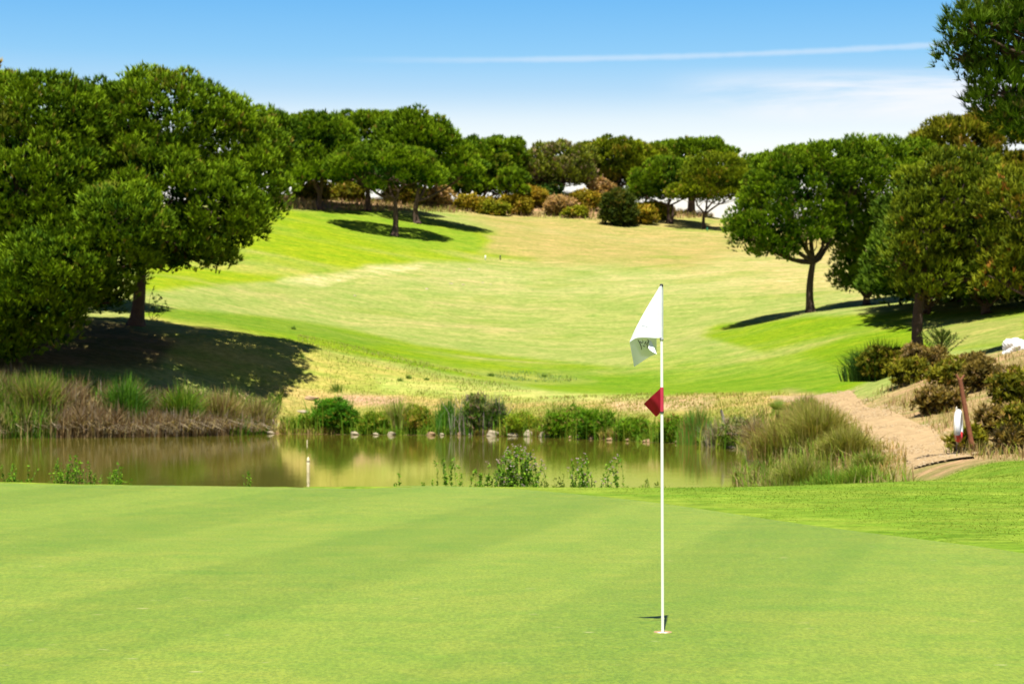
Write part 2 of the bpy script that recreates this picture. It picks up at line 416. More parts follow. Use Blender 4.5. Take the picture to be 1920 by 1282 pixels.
# putting green: a sheet of rings round the hole, so that the cup is a real opening
HOLE = W3(1242.5, 1188, EYE*F/(1188-HZ)); HOLE[2] = 0.0
NA = 360
ang = np.linspace(0, 2*math.pi, NA, endpoint=False)
G = np.array(GREEN, float)
def chaikin(P, n=3):
    for _ in range(n):
        Q0 = .75*P + .25*np.roll(P, -1, 0); Q1 = .25*P + .75*np.roll(P, -1, 0)
        P = np.stack([Q0, Q1], 1).reshape(-1, 2)
    return P
Gs = chaikin(G)
rad = []
for a in ang:
    dxa, dya = math.cos(a), math.sin(a); best = 0
    A0 = Gs - HOLE[:2]; B0 = np.roll(Gs, -1, 0) - HOLE[:2]
    E = B0 - A0
    den = dxa*E[:, 1] - dya*E[:, 0]
    t = (A0[:, 0]*E[:, 1] - A0[:, 1]*E[:, 0]) / np.where(abs(den) < 1e-9, 1e-9, den)
    s = (A0[:, 0]*dya - A0[:, 1]*dxa) / np.where(abs(den) < 1e-9, 1e-9, den)
    ok = (s >= 0) & (s <= 1) & (t > 0)
    rad.append(t[ok].max() if ok.any() else 5)
rad = np.array(rad)
fr = np.concatenate([[0], np.geomspace(.002, 1, 70)])
Vl = []
for k, fk in enumerate(fr):
    r = .054 + (rad - .054)*fk
    x = HOLE[0] + np.cos(ang)*r; y = HOLE[1] + np.sin(ang)*r
    z = ground_z(x, y) + .012 + (vnoise(x, y, .2, 2)-.5)*.05*min(1, fk*4)*(1-fk)
    Vl.append(np.c_[x, y, z])
edge_ring = Vl[-1].copy()
Vgn = np.concatenate(Vl); nk = len(Vl)
ii = np.arange(nk*NA).reshape(nk, NA); i2 = np.roll(ii, -1, 1)
Q = np.stack([ii[:-1], ii[1:], i2[1:], i2[:-1]], -1).reshape(-1, 4)
k0 = len(Vgn); Vgn = np.concatenate([Vgn, edge_ring, edge_ring-[0, 0, .12]])          # a turf edge below the rim
a0 = k0 + np.arange(NA); a1 = np.roll(a0, -1)
Q = np.concatenate([Q, np.stack([a0, a0+NA, a1+NA, a1], -1)])
o = link('putting_green', np_mesh('putting_green', Vgn, quads=Q), M_green, smooth=True); tag(o, kind='structure')

# pond surface
P2 = chaikin(np.array(POND), 1)
bm = bmesh.new()
vs = [bm.verts.new((x, y, WATER)) for x, y in [(-140, 25), (14, 25), (14, 105), (-140, 105)]]
bm.faces.new(vs); me = bpy.data.meshes.new('pond_water'); bm.to_mesh(me); bm.free()
o = link('pond_water', me, M_water); tag(o, kind='structure')

# ---------------------------------------------------------------- dirt path along the right bank
def strip_on_ground(name, left, right, mat, lift=.02, n=90, m=10, edge=.12):
    def samp(P):
        P = np.array(P, float); d = np.r_[0, np.cumsum(np.linalg.norm(np.diff(P, axis=0), axis=1))]
        t = np.linspace(0, d[-1], n); return np.c_[np.interp(t, d, P[:, 0]), np.interp(t, d, P[:, 1])]
    Lp, Rp = samp(left), samp(right)
    V = []
    for i in range(n):
        for j in range(m+1):
            f = j/m; p = Lp[i]*(1-f) + Rp[i]*f
            if j in (0, m): p = p + (np.array([vnoise(i*.7, j*9., 1, 2), vnoise(i*.7+50, j*9., 1, 2)])-.5)*edge*4
            V.append((p[0], p[1], 0))
    V = np.array(V); V[:, 2] = ground_z(V[:, 0], V[:, 1]) + lift
    jj = np.arange(len(V)) % (m+1)
    V[(jj == 0) | (jj == m), 2] -= lift + .03
    ii = np.arange(n*(m+1)).reshape(n, m+1)
    Q = np.stack([ii[:-1, :-1], ii[:-1, 1:], ii[1:, 1:], ii[1:, :-1]], -1).reshape(-1, 4)
    return link(name, np_mesh(name, V, quads=Q), mat, smooth=True)
lpix = [(1440,744,0),(1500,756,0),(1548,782,0),(1605,812,0),(1668,846,0),(1712,880,0)]
rpix = [(1560,738,0),(1610,748,0),(1660,768,0),(1712,790,0),(1762,812,0),(1830,860,0)]
LL = [hit(a, c, 38)[:2] for a, c, _ in lpix]; RR = [hit(a, c, 38)[:2] for a, c, _ in rpix]
PATHP = LL + RR[::-1]
o = strip_on_ground('dirt_path', LL, RR, M_path, .05, n=160, m=24); tag(o, kind='structure')

def litter():
    X = RNG.uniform(6, 17, 60000); Y = RNG.uniform(34, 95, 60000); k = poly_sd(X, Y, PATHP) < .3; X, Y = X[k], Y[k]
    k = vnoise(X, Y, 1.1, 3) + RNG.random(len(X))*.4 > .80; X, Y = X[k], Y[k]; n = len(X)
    z = ground_z(X, Y) + .055; r_ = RNG.uniform(.012, .045, n)[:, None]; c = np.c_[X, Y, z]
    a = RNG.uniform(0, 6.28, n); e1 = np.c_[np.cos(a), np.sin(a), np.zeros(n)]; e2 = np.c_[-np.sin(a), np.cos(a), np.zeros(n)]
    V = np.stack([c+e1*r_, c+e2*r_*.8, c-e1*r_*.9, c-e2*r_, c+np.array([0, 0, 1.])*r_*.7], 1).reshape(-1, 3)
    o_ = (np.arange(n)*5)[:, None, None]; T = (o_ + np.array([[0,1,4],[1,2,4],[2,3,4],[3,0,4]])).reshape(-1, 3)
    cl = np.array([(.36,.26,.14), (.46,.36,.23), (.30,.21,.11)])[RNG.integers(0, 3, n)]
    return np_mesh('path_pebbles', V, tris=T, colors=np.repeat(cl, 5, 0))
_lit = litter()

# ---------------------------------------------------------------- foliage builders
def shoots_mesh(name, P, D, L, C, K=8, spread=(.25, .95), wid=.16, lobe=False):
    """tufts of needles/leaves: K blades round each axis"""
    n = len(P)
    P = np.repeat(P, K, 0); D = np.repeat(norm(D), K, 0); L = np.repeat(L, K); C = np.repeat(C, K, 0)
    m = len(P)
    rnd = norm(RNG.normal(size=(m, 3)))
    perp = norm(np.cross(D, rnd))
    sp = RNG.uniform(spread[0], spread[1], m)[:, None]
    ax = norm(D*np.cos(sp*1.4) + perp*np.sin(sp*1.4))
    side = norm(np.cross(ax, np.array([0, -.25, 1.0]) + RNG.normal(size=(m, 3))*.55))
    L2 = (L*RNG.uniform(.7, 1.15, m))[:, None]
    w = L2*wid
    base = P + ax*L2*.05
    if lobe:
        V = np.stack([base, base+ax*L2*.5+side*w, base+ax*L2, base+ax*L2*.5-side*w], 1).reshape(-1, 3)
        Qd = np.arange(m*4).reshape(-1, 4); C = np.repeat(C*RNG.uniform(.8, 1.2, (m, 1)), 4, 0)
        return np_mesh(name, V, quads=Qd, colors=C)
    V = np.stack([base - side*w, base + side*w, base + ax*L2], 1).reshape(-1, 3)
    C = C*RNG.uniform(.8, 1.2, (m, 1))
    T = np.arange(m*3).reshape(-1, 3); C = np.stack([C*.8, C*.8, C*np.array([2.0, 1.5, 1.1])], 1).reshape(-1, 3)  # yellow-green young tips, brightened further to paint sunlight onto tuft ends
    return np_mesh(name, V, tris=T, colors=C)
def rdirs(n): return norm(RNG.normal(size=(n, 3)))
def fib(n):
    i = np.arange(n)+.5; z = 1-2*i/n; a = i*2.39996
    r = np.sqrt(1-z*z); return np.c_[r*np.cos(a), r*np.sin(a), z]
def crown_points(masses, cr, dens, L, pal, low=-.3, inner=.5, flat=.75, up=.6):
    """masses: (centre, radii). Clumps of shoots over each mass, and some shoots inside. pal: (dark, light, odd, odd share)"""
    P, D, S_, C = [], [], [], []
    dark, light, odd, share = [np.array(x) if not np.isscalar(x) else x for x in pal]
    for mi, (c, r) in enumerate(masses):
        c = np.array(c, float); r = np.array(r, float)
        Rm = r.mean()
        ncl = max(10, int(4*math.pi*Rm*Rm/(cr*cr*1.9)))
        dirs = norm(fib(ncl) + RNG.normal(size=(ncl, 3))*.16)
        for d in dirs:
            if d[2] < low + RNG.uniform(-.15, .15): continue
            cc = c + d*r*RNG.uniform(.80, .97)
            if any(np.linalg.norm((cc-np.array(c2))/np.array(r2)) < .80 for k, (c2, r2) in enumerate(masses) if k != mi): continue
            rc = cr*RNG.uniform(.65, 1.3)
            ns = max(4, int(dens*4*math.pi*rc*rc*.6))
            sd_ = rdirs(ns); sd_[:, 2] = np.abs(sd_[:, 2])*np.where(RNG.random(ns) < .78, 1, -.6); sd_ = norm(sd_)
            pp = cc + sd_*np.array([rc, rc, rc*flat])*RNG.uniform(.7, 1.05, (ns, 1))
            tone = RNG.random()
            base = dark + (light-dark)*np.clip(tone*.7 + RNG.random((ns, 1))*.3, 0, 1)
            isodd = (RNG.random() < share*1.5) * .4
            base = base*(1-isodd) + odd*isodd if isodd and share > 0 else base
            om = RNG.random(ns) < share
            base[om] = odd
            P.append(pp); D.append(sd_*.5 + d*.3 + np.array([0, 0, up*1.35])); S_.append(L*RNG.uniform(.75, 1.25, ns)); C.append(base)
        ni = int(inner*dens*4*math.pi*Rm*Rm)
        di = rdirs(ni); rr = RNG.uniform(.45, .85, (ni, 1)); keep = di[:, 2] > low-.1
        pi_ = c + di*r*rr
        P.append(pi_[keep]); D.append(di[keep]+np.array([0, 0, .5])); S_.append(np.full(keep.sum(), L*1.35)); C.append(np.tile(dark, (keep.sum(), 1)))  # inner shoots all take the dark tone: shade painted into crown recesses
    return np.concatenate(P), np.concatenate(D), np.concatenate(S_), np.concatenate(C)
def tubes_mesh(name, lines, seg=8):
    """lines: list of (points, radii)"""
    V, Q, off = [], [], 0
    for pts, rads in lines:
        pts = np.array(pts, float); n = len(pts)
        T = np.gradient(pts, axis=0); T = norm(T)
        ref = np.array([.3, 1, .1]); a = norm(np.cross(T, ref)); c = norm(np.cross(T, a))
        th = np.linspace(0, 2*math.pi, seg, endpoint=False)
        for k in range(n):
            V.append(pts[k] + rads[k]*(np.cos(th)[:, None]*a[k] + np.sin(th)[:, None]*c[k]))
        ii = off + np.arange(n*seg).reshape(n, seg); i2 = np.roll(ii, -1, 1)
        Q.append(np.stack([ii[:-1], i2[:-1], i2[1:], ii[1:]], -1).reshape(-1, 4)); off += n*seg
    return np_mesh(name, np.concatenate(V), quads=np.concatenate(Q))
def limb(a, b_, r0, r1, n=7, sag=.12):
    a = np.array(a, float); b_ = np.array(b_, float); t = np.linspace(0, 1, n)[:, None]
    Ld = np.linalg.norm(b_-a); mid = RNG.normal(size=3)*Ld*sag*.5; mid[2] -= abs(mid[2])*.3
    pts = a*(1-t) + b_*t + np.sin(t*math.pi)*mid + np.sin(t*math.pi*3)*RNG.normal(size=3)*Ld*.02
    return pts, (r0*(1-t)+r1*t).ravel()

PG = ((.020, .070, .003), (.155, .290, .008), (.17, .17, .03), .02)         # stone pine green
PGY = ((.05, .10, .004), (.175, .26, .008), (.2, .17, .03), .03)           # yellower
PGO = ((.035, .075, .005), (.155, .235, .010), (.24, .16, .03), .015)           # olive with brown
PGR = ((.06, .10, .015), (.17, .24, .02), (.22, .19, .13), .10)            # sparse greyish
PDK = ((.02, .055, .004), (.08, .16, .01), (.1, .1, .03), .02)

def tree(base, masses_px, label, name='stone_pine', trunk_w=.3, fork=.45, cr=1.0, dens=5, L=.5, pal=PG, low=-.3, inner=.35, lean=0, group=None, K=7, wid=.15, trunks=1, extra=0, cat='pine tree', flat=.75, up=.6):
    """masses_px: (px, py, rx_px, rz_px, depth offset m, depth factor) round the tree's own distance"""
    bx, by, bz = base
    t = empty(name, (bx, by, bz-.1), label, cat, group)
    org = np.array([bx, by, bz-.1])
    ms = []
    for q in masses_px:
        px, py, rx, rz = q[:4]; dyo = q[4] if len(q) > 4 else 0; df = q[5] if len(q) > 5 else .95
        Y = by + dyo; c = W3(px, py, Y); r = np.array([rx*Y/F, rx*Y/F*df, rz*Y/F]); ms.append((c-org, r))
    P, D, Ls, C = crown_points(ms, cr, dens, L, pal, low, inner, flat, up)
    # trunk and limbs
    cen = np.mean([m[0] for m in ms], 0)
    zlow = min(m[0][2] - m[1][2]*.6 for m in ms)
    top = np.array([lean, 0, max(.8, zlow*fork*1.6 if zlow > 0 else 1.5)])
    lines = []
    for k in range(trunks):
        o0 = np.array([k*trunk_w*1.3, 0, 0])
        n = 9; tt = np.linspace(0, 1, n)[:, None]
        pts = o0*(1-tt) + (top+o0*1.8)*tt + np.sin(tt*math.pi)*np.array([RNG.normal()*.12, .1, 0])
        rr = trunk_w*(1 - .35*tt.ravel()) ; rr[0] *= 1.5; rr[1] *= 1.12
        lines.append((pts, rr))
    for c, r in ms:
        tgt = c + np.array([0, 0, -r[2]*.15])
        pts, rr = limb(top - np.array([0, 0, trunk_w*.6]), tgt, trunk_w*.58, trunk_w*.2); lines.append((pts, rr))
        for k in range(7 + extra):
            d = rdirs(1)[0]; d[2] = abs(d[2])*.6 - .1
            s = pts[RNG.integers(3, 7)]
            lines.append(limb(s, c + d*r*.85, trunk_w*.2, trunk_w*.05, 6, .2))
    tm = tubes_mesh('trunk', lines, 9)
    link('trunk', tm, M_bark, t, smooth=True)
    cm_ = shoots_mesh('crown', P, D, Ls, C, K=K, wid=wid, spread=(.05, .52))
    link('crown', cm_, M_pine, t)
    return t

# ---------------------------------------------------------------- pines on the left
LG = 'pines shading the left bank of the pond'
LK = dict(cr=.66, dens=12.5, L=.32, group=LG, wid=.135, inner=.36, K=6)
tree(on(255, 114), [(290,235,160,98,-8,.9),(225,260,90,80,-6),(405,275,118,88,-7,.9),(470,352,68,76,-8.5),(400,395,100,85,-10),(280,370,130,120,-10),(335,455,78,50,-10.5),(505,275,50,60,-4),(200,300,110,110,-4),(430,430,50,42,-8),(360,478,74,34,-9)],
     'tall stone pine with wide crown and leaning trunk, rightmost of the left group', trunk_w=.42, lean=.3, fork=.80, low=-.7, **LK)
tree(on(-40, 104), [(70,235,150,88,-1,.9),(60,350,150,120,-2),(-120,300,150,130,-1),(120,440,105,70,-3),(20,490,100,70,-3),(190,550,60,30,-1),(210,480,80,60,-4),(230,420,80,70,-5),(110,620,34,28,-3.4,.7),(-60,600,70,60,-2,.8),(40,560,130,60,-4),(-20,640,80,44,-3),(110,500,110,60,-5)],
     'massive dark pine at the left edge, foliage hanging nearly to the ground', trunk_w=.36, fork=.5, low=-.8, **LK)
tree(on(-150, 122), [(-70,190,80,85,0,.9),(-200,300,160,140,0,.9)],
     'pine whose golden top pokes up at the far left corner behind the dark pines', trunk_w=.4, cr=.9, dens=5, L=.45, pal=((.05,.08,.006),(.2,.17,.02),(.4,.22,.04),.25), group=LG)
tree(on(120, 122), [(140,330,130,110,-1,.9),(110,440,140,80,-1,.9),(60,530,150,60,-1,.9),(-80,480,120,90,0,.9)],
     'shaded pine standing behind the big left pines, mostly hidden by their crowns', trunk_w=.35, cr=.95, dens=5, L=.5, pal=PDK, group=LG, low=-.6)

# ---------------------------------------------------------------- pines along the ridge, left to right
RG = 'pines along the ridge above the fairway'
kw = dict(cr=1.0, dens=6, L=.5, group=RG, wid=.16)
tree(on(600, 213), [(600,285,78,68,0,.8),(550,270,56,50,2),(590,332,66,28,-1)], 'ridge pine nearest the left group with a leaning trunk over deep shade', trunk_w=.35, **kw)
tree(on(690, 220), [(690,265,95,52,0,.8),(650,305,70,40,-1),(560,290,60,60,3),(760,300,60,45,2)], 'broad pine behind the lone umbrella pine, tallest crown of the left ridge', trunk_w=.35, **kw)
tree(on(782, 214), [(775,270,72,55,0,.8),(830,297,52,48,1),(858,330,46,42,0)], 'ridge pine with a dark bare trunk just right of the lone umbrella pine', trunk_w=.35, **kw)
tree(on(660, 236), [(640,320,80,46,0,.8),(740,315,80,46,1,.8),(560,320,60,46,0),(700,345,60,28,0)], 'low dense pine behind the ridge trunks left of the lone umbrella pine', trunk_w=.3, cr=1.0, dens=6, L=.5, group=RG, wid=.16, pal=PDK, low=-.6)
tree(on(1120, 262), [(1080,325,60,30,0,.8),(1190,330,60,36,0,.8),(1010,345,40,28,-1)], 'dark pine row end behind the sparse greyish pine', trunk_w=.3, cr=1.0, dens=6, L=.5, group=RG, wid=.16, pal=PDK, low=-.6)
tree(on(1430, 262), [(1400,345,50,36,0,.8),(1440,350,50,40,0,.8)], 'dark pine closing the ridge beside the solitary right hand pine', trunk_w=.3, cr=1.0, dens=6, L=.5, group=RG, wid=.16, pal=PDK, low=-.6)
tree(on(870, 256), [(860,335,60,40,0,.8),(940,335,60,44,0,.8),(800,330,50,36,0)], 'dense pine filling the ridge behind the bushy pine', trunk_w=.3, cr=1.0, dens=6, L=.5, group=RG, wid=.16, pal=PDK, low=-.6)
tree(on(740, 201), [(722,318,105,42,0,.85),(760,335,74,36,-.5,.8),(665,322,52,34,0),(712,352,18,13,-1.5,.8)],
     'lone umbrella pine standing on the bright grass slope with its own dark shadow', trunk_w=.33, cr=.75, dens=10, L=.36, low=-.25, fork=.55, trunks=1, pal=PG, wid=.16)
tree(on(890, 246), [(905,315,65,50,0,.8),(940,295,48,32,2),(875,350,36,28,-2),(960,350,22,28,-3)], 'bushy ridge pine with foliage down to the scrub, right of the bare trunk pine', trunk_w=.3, low=-.5, **kw)
tree(on(1050, 252), [(1050,305,68,32,0,.8),(1005,325,46,38,-1),(1060,335,60,20,0)], 'sparse greyish pine above the scrub with thin twigs and blue sky under it', name='sparse_pine', trunk_w=.28, cr=.9, dens=4.5, L=.5, pal=PGR, inner=.2, low=-.4, group=RG, extra=6)
tree(on(1145, 256), [(1160,302,72,36,0,.8),(1110,308,40,36,2),(1215,310,40,36,2),(1165,330,40,26,0)], 'ridge pine with flat topped crown right of the sparse greyish pine', trunk_w=.3, pal=PGY, **kw)
tree(on(1300, 268), [(1300,292,78,26,0,.8),(1240,296,44,20,2)], 'farthest ridge pine showing only a low crown behind the two round pines', trunk_w=.3, **kw)
tree(on(1252, 244), [(1255,345,72,46,0,.9),(1212,368,34,26,-1),(1285,368,34,22,0),(1255,362,60,24,1)], 'round crowned twin trunk pine on the ridge left of the gap of sky', trunk_w=.24, trunks=2, low=-.3, cr=.8, dens=8, L=.4, group=RG, fork=.62)
tree(on(1293, 256), [(1300,335,45,32,0,.9)], 'straight trunked pine between the twin trunk pine and the forked one', trunk_w=.38, low=-.2, group=RG, cr=.9, dens=6, L=.45, fork=.8)
tree(on(1321, 238), [(1345,338,64,46,0,.9),(1300,366,44,24,-1),(1370,370,40,30,0),(1345,360,60,28,1)], 'forked pine in front of the gap of sky at the end of the ridge', trunk_w=.24, low=-.25, cr=.8, dens=8, L=.4, group=RG, fork=.45, pal=PGY)
tree(on(1385, 262), [(1420,330,58,34,0,.9),(1385,350,35,32,0)], 'thin trunked pine half hidden behind the tree on the right fairway edge', trunk_w=.25, low=-.3, group=RG, cr=.9, dens=6, L=.45, fork=.8)
tree(on(1480, 250), [(1470,325,50,34,0,.9),(1500,320,60,40,0)], 'low pine filling the skyline behind the solitary right hand pine', trunk_w=.28, **kw)

# ---------------------------------------------------------------- pines on the right
RR_ = 'pines on the right side of the fairway'
RK = dict(cr=.68, dens=14, L=.30, group=RR_, wid=.14, K=6)
tree(on(1520, 142), [(1480,368,92,84,0,.85),(1545,325,74,54,.5),(1435,425,66,62,-.5),(1600,330,60,66,1),(1510,438,42,30,-1.5,.7),(1545,400,60,60,1),(1402,436,36,46,-.5),(1450,468,46,24,-.5)],
     'solitary pine with clean forked trunk on the right edge of the fairway', trunk_w=.30, low=-.55, fork=.60, lean=.2, **RK)
tree(on(1625, 147), [(1650,345,92,84,0,.85),(1605,425,56,62,-.5),(1665,450,76,90,-.5),(1592,515,28,46,-1),(1720,325,66,60,1),(1640,520,40,34,0)],
     'dense pine with drooping foliage just right of the solitary forked pine', trunk_w=.34, low=-.7, fork=.4, **RK)
tree(on(1790, 150), [(1800,280,90,56,0,.85),(1880,255,70,50,0),(1740,305,56,46,0),(1860,345,95,65,0)],
     'tall yellowish pine with upright shoots on the right skyline', trunk_w=.36, cr=.75, dens=9, L=.42, wid=.13, pal=((.06,.09,.004),(.19,.23,.012),(.24,.17,.03),.06), group=RR_, up=1.1)
tree(on(1724, 78), [(1790,370,100,84,0,.8),(1740,430,64,70,-.5),(1850,440,76,76,0),(1745,525,60,44,-.4),(1692,478,20,24,-1,.7),(1810,520,60,40,0)],
     'olive tinted pine with crooked dark trunk rising from the scrub bank', name='olive_pine', trunk_w=.26, cr=.5, dens=17, L=.25, wid=.12, pal=PGO, low=-.7, lean=.1, fork=.75, group=RR_, extra=5)
tree(on(1990, 72), [(1910,385,78,64,0,.8),(1960,470,95,84,0,.8),(1885,520,56,46,0,.7),(2080,400,110,110,0,.8)],
     'rust flecked pine leaning in from the right edge of the picture', name='olive_pine', trunk_w=.30, cr=.5, dens=17, L=.25, wid=.12, pal=((.045,.085,.005),(.175,.235,.012),(.28,.15,.03),.035), low=-.7, lean=-.1, fork=.35, group=RR_)
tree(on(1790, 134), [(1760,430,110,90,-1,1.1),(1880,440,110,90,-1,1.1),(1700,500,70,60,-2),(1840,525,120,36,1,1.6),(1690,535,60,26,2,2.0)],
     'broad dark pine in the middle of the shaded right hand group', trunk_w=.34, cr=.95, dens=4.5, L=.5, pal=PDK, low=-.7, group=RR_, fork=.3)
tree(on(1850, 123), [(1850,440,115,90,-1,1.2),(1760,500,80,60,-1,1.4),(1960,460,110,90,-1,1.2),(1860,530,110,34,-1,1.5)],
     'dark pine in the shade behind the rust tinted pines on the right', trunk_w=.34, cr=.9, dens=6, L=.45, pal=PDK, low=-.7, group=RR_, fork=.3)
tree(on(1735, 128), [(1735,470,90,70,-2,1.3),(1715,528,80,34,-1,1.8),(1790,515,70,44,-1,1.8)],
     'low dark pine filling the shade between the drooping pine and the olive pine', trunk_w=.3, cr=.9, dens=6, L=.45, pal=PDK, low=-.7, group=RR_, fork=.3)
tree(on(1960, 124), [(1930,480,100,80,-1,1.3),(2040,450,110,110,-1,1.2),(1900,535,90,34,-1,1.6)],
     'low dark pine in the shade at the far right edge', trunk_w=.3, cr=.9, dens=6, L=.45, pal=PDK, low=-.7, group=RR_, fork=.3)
# tree in the upper right corner, close to the camera
base = np.array([12.6, 40, gz(12.6, 40)])
tree(base, [(1905,95,85,80,0,.7),(1830,55,48,42,-.3,.7),(1810,110,40,45,.2,.6),(1885,185,62,44,0,.7),(1950,230,80,42,0,.7),(2020,60,130,120,0,.8),(2130,160,150,120,.5,.8),(1925,20,70,60,0,.8)],
     'near pine reaching into the upper right corner with open branches against the sky', trunk_w=.26, cr=.34, dens=42, L=.2, low=-.8, pal=PDK, inner=.12, extra=10, fork=.75, K=9, wid=.07)

# ---------------------------------------------------------------- blades, reeds, shrubs
def blades_mesh(name, P, H, C, wid=.012, lean=.35, bend=.5, dirs=None):
    """curved tapering blades: two segments each"""
    n = len(P)
    if dirs is None:
        a = RNG.uniform(0, 2*math.pi, n); dirs = np.c_[np.cos(a), np.sin(a), np.zeros(n)]
    ln = (RNG.random(n)*lean)[:, None]; H = H[:, None]
    up = np.array([0, 0, 1.0])
    m1 = P + (up*(1-.25*ln) + dirs*ln*.45)*H*.55
    tip = P + (up*(1-bend*ln) + dirs*ln*1.3)*H
    a = RNG.uniform(0, math.pi, n); side = np.c_[np.cos(a), np.sin(a)*.6, np.zeros(n)]
    w = (wid*RNG.uniform(.6, 1.4, n))[:, None] if np.isscalar(wid) else wid[:, None]
    V = np.stack([P-side*w, P+side*w, m1-side*w*.8, m1+side*w*.8, tip], 1).reshape(-1, 3)
    k = np.arange(n)[:, None]*5
    Q = k + np.array([0, 1, 3, 2]); T = k + np.array([2, 3, 4])
    C = np.repeat(C*RNG.uniform(.78, 1.22, (n, 1)), 5, 0)
    return np_mesh(name, V, tris=T, quads=Q, colors=C)
def rc(n, *cols, w=None):
    cols = np.array(cols); i = RNG.choice(len(cols), n, p=w); j = RNG.choice(len(cols), n, p=w); f = RNG.random((n, 1))
    return cols[i]*f + cols[j]*(1-f)
GR1, GR2, GRY, STR, STB, GREYB = (.06,.16,.008), (.10,.22,.014), (.21,.26,.025), (.36,.29,.12), (.24,.16,.07), (.25,.21,.15)

def reed_bed():
    n = 36000
    px = RNG.uniform(-160, 505, n*2); Xs = []
    # between the water and the grass of the left bank
    sh = np.array([p for p in POND if p[1] > 80 and p[0] < -11.9]); sh = sh[np.argsort(sh[:, 0])]
    X = RNG.uniform(-36, -12.2, n); ys = np.interp(X, sh[:, 0], sh[:, 1])
    dpt = RNG.beta(1.0, 1.35, n)*7.4
    Y = ys + dpt - .25
    clump = vnoise(X, Y, .55, 3)
    keep = clump + RNG.random(n)*.25 > .47
    X, Y, dpt, clump = X[keep], Y[keep], dpt[keep], clump[keep]; n = len(X)
    z = ground_z(X, Y)
    H = (1.25 + 1.15*vnoise(X, Y, .9, 2))*RNG.uniform(.6, 1.15, n)*(1 - .45*sstep(2, 6, dpt))*sstep(-12.0, -14.5, X) if False else (1.0 + 1.1*vnoise(X, Y, .9, 2))*RNG.uniform(.5, 1.15, n)*(1-.22*sstep(2, 7, dpt))*(.55+.45*(1-sstep(-15, -12.2, X)))*(1.1-.2*sstep(-24, -16, X))
    tone = vnoise(X+40, Y, .35, 3)
    C = rc(n, GR1, GR2, GRY, STR, STB, w=[.24,.26,.2,.14,.16])
    brn = (tone > .53)[:, None]
    C = np.where(brn, rc(n, STB, STR, GREYB, (.15,.09,.04), w=[.35,.15,.15,.35]), C)*.88
    return blades_mesh('reed_bed', np.c_[X, Y, z-.05], H, C, wid=.03, lean=.5)
o = link('reed_bed', reed_bed(), M_blade); tag(o, 'tall green and brown reeds packed along the left far bank of the pond under the pines', 'reeds', kind='stuff')
def straw_fringe():
    X0 = RNG.uniform(-33, -12.3, 60); sh = np.array([p for p in POND if p[1] > 80 and p[0] < -11.9]); sh = sh[np.argsort(sh[:, 0])]
    P = []; H = []; D = []
    for x in X0:
        k = RNG.integers(40, 120); P.append(np.c_[x+RNG.normal(0, .35, k), np.interp(x, sh[:, 0], sh[:, 1])+RNG.normal(.5, .3, k), np.full(k, WATER+.1+RNG.random()*.3)])
        H.append(RNG.uniform(.5, 1.25, k)); s = RNG.choice([-1, 1], k, p=[.4, .6]); d = np.c_[s*RNG.uniform(.3, 1, k), -RNG.uniform(.2, .9, k), np.zeros(k)]; D.append(norm(d))
    P, H, D = np.concatenate(P), np.concatenate(H), np.concatenate(D)
    return blades_mesh('dead_reeds', P, H, rc(len(P), STR, GREYB, STB, (.42,.34,.26)), wid=.022, lean=1.35, bend=.75, dirs=D)
o = link('dead_reeds', straw_fringe(), M_blade); tag(o, 'bleached dead reed stalks fallen towards the water in front of the green reeds', 'dead reeds', kind='stuff')

def shrub(px, Y, wpx, hpx, label, pal=((.03,.09,.006),(.09,.2,.012),(.2,.2,.03),.05), name='green_shrub', cat='shrub', group=None, L=.16, dens=30, cr=.3, K=6, wid=.13, grass=0, gcol=(GR2, GRY), up=1.3, lobe=False, twigs=10, base=None, zoff=0):
    """bush of a given width and height in photograph pixels at distance Y"""
    b0 = on(px, Y) if base is None else base
    t = empty(name, (b0[0], b0[1], b0[2]-.05), label, cat, group)
    w = wpx*Y/F/2; h = hpx*Y/F
    ms = []
    nm = 3 if wpx < 60 else 4
    for k in range(nm):
        fx = (k-(nm-1)/2)/(nm-1)*1.1
        hh = h*RNG.uniform(.68, 1.0)*(1 - .2*abs(fx)); ww = w*RNG.uniform(.34, .56)
        ms.append((np.array([fx*w*.82, RNG.uniform(-.35, .35)*w, hh*.46]), np.array([ww, ww, hh*.48])))
    L = L*1.25; dens = dens*1.25
    P, D, Ls, C = crown_points(ms, cr, dens, L, pal, low=-.9, inner=.5, flat=.9, up=up)
    P[:, 2] = np.maximum(P[:, 2], 0)
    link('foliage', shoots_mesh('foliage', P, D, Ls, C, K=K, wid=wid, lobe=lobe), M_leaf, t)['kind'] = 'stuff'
    lines = [limb((RNG.normal(0, w*.15), 0, 0), m[0]+rdirs(1)[0]*m[1]*.7, .02+h*.008, .006, 5) for m in ms for _ in range(twigs//3+1)]
    link('stems', tubes_mesh('stems', lines, 5), M_twig, t)
    if grass:
        n = grass; X = RNG.normal(0, w*.7, n); Yy = RNG.normal(0, w*.35, n)
        link('grass_stems', blades_mesh('grass_stems', np.c_[X, Yy, np.zeros(n)], RNG.uniform(.5, 1.25, n)*h, rc(n, *gcol), wid=.014*Y/60, lean=.35), M_blade, t)['kind'] = 'stuff'
    return t
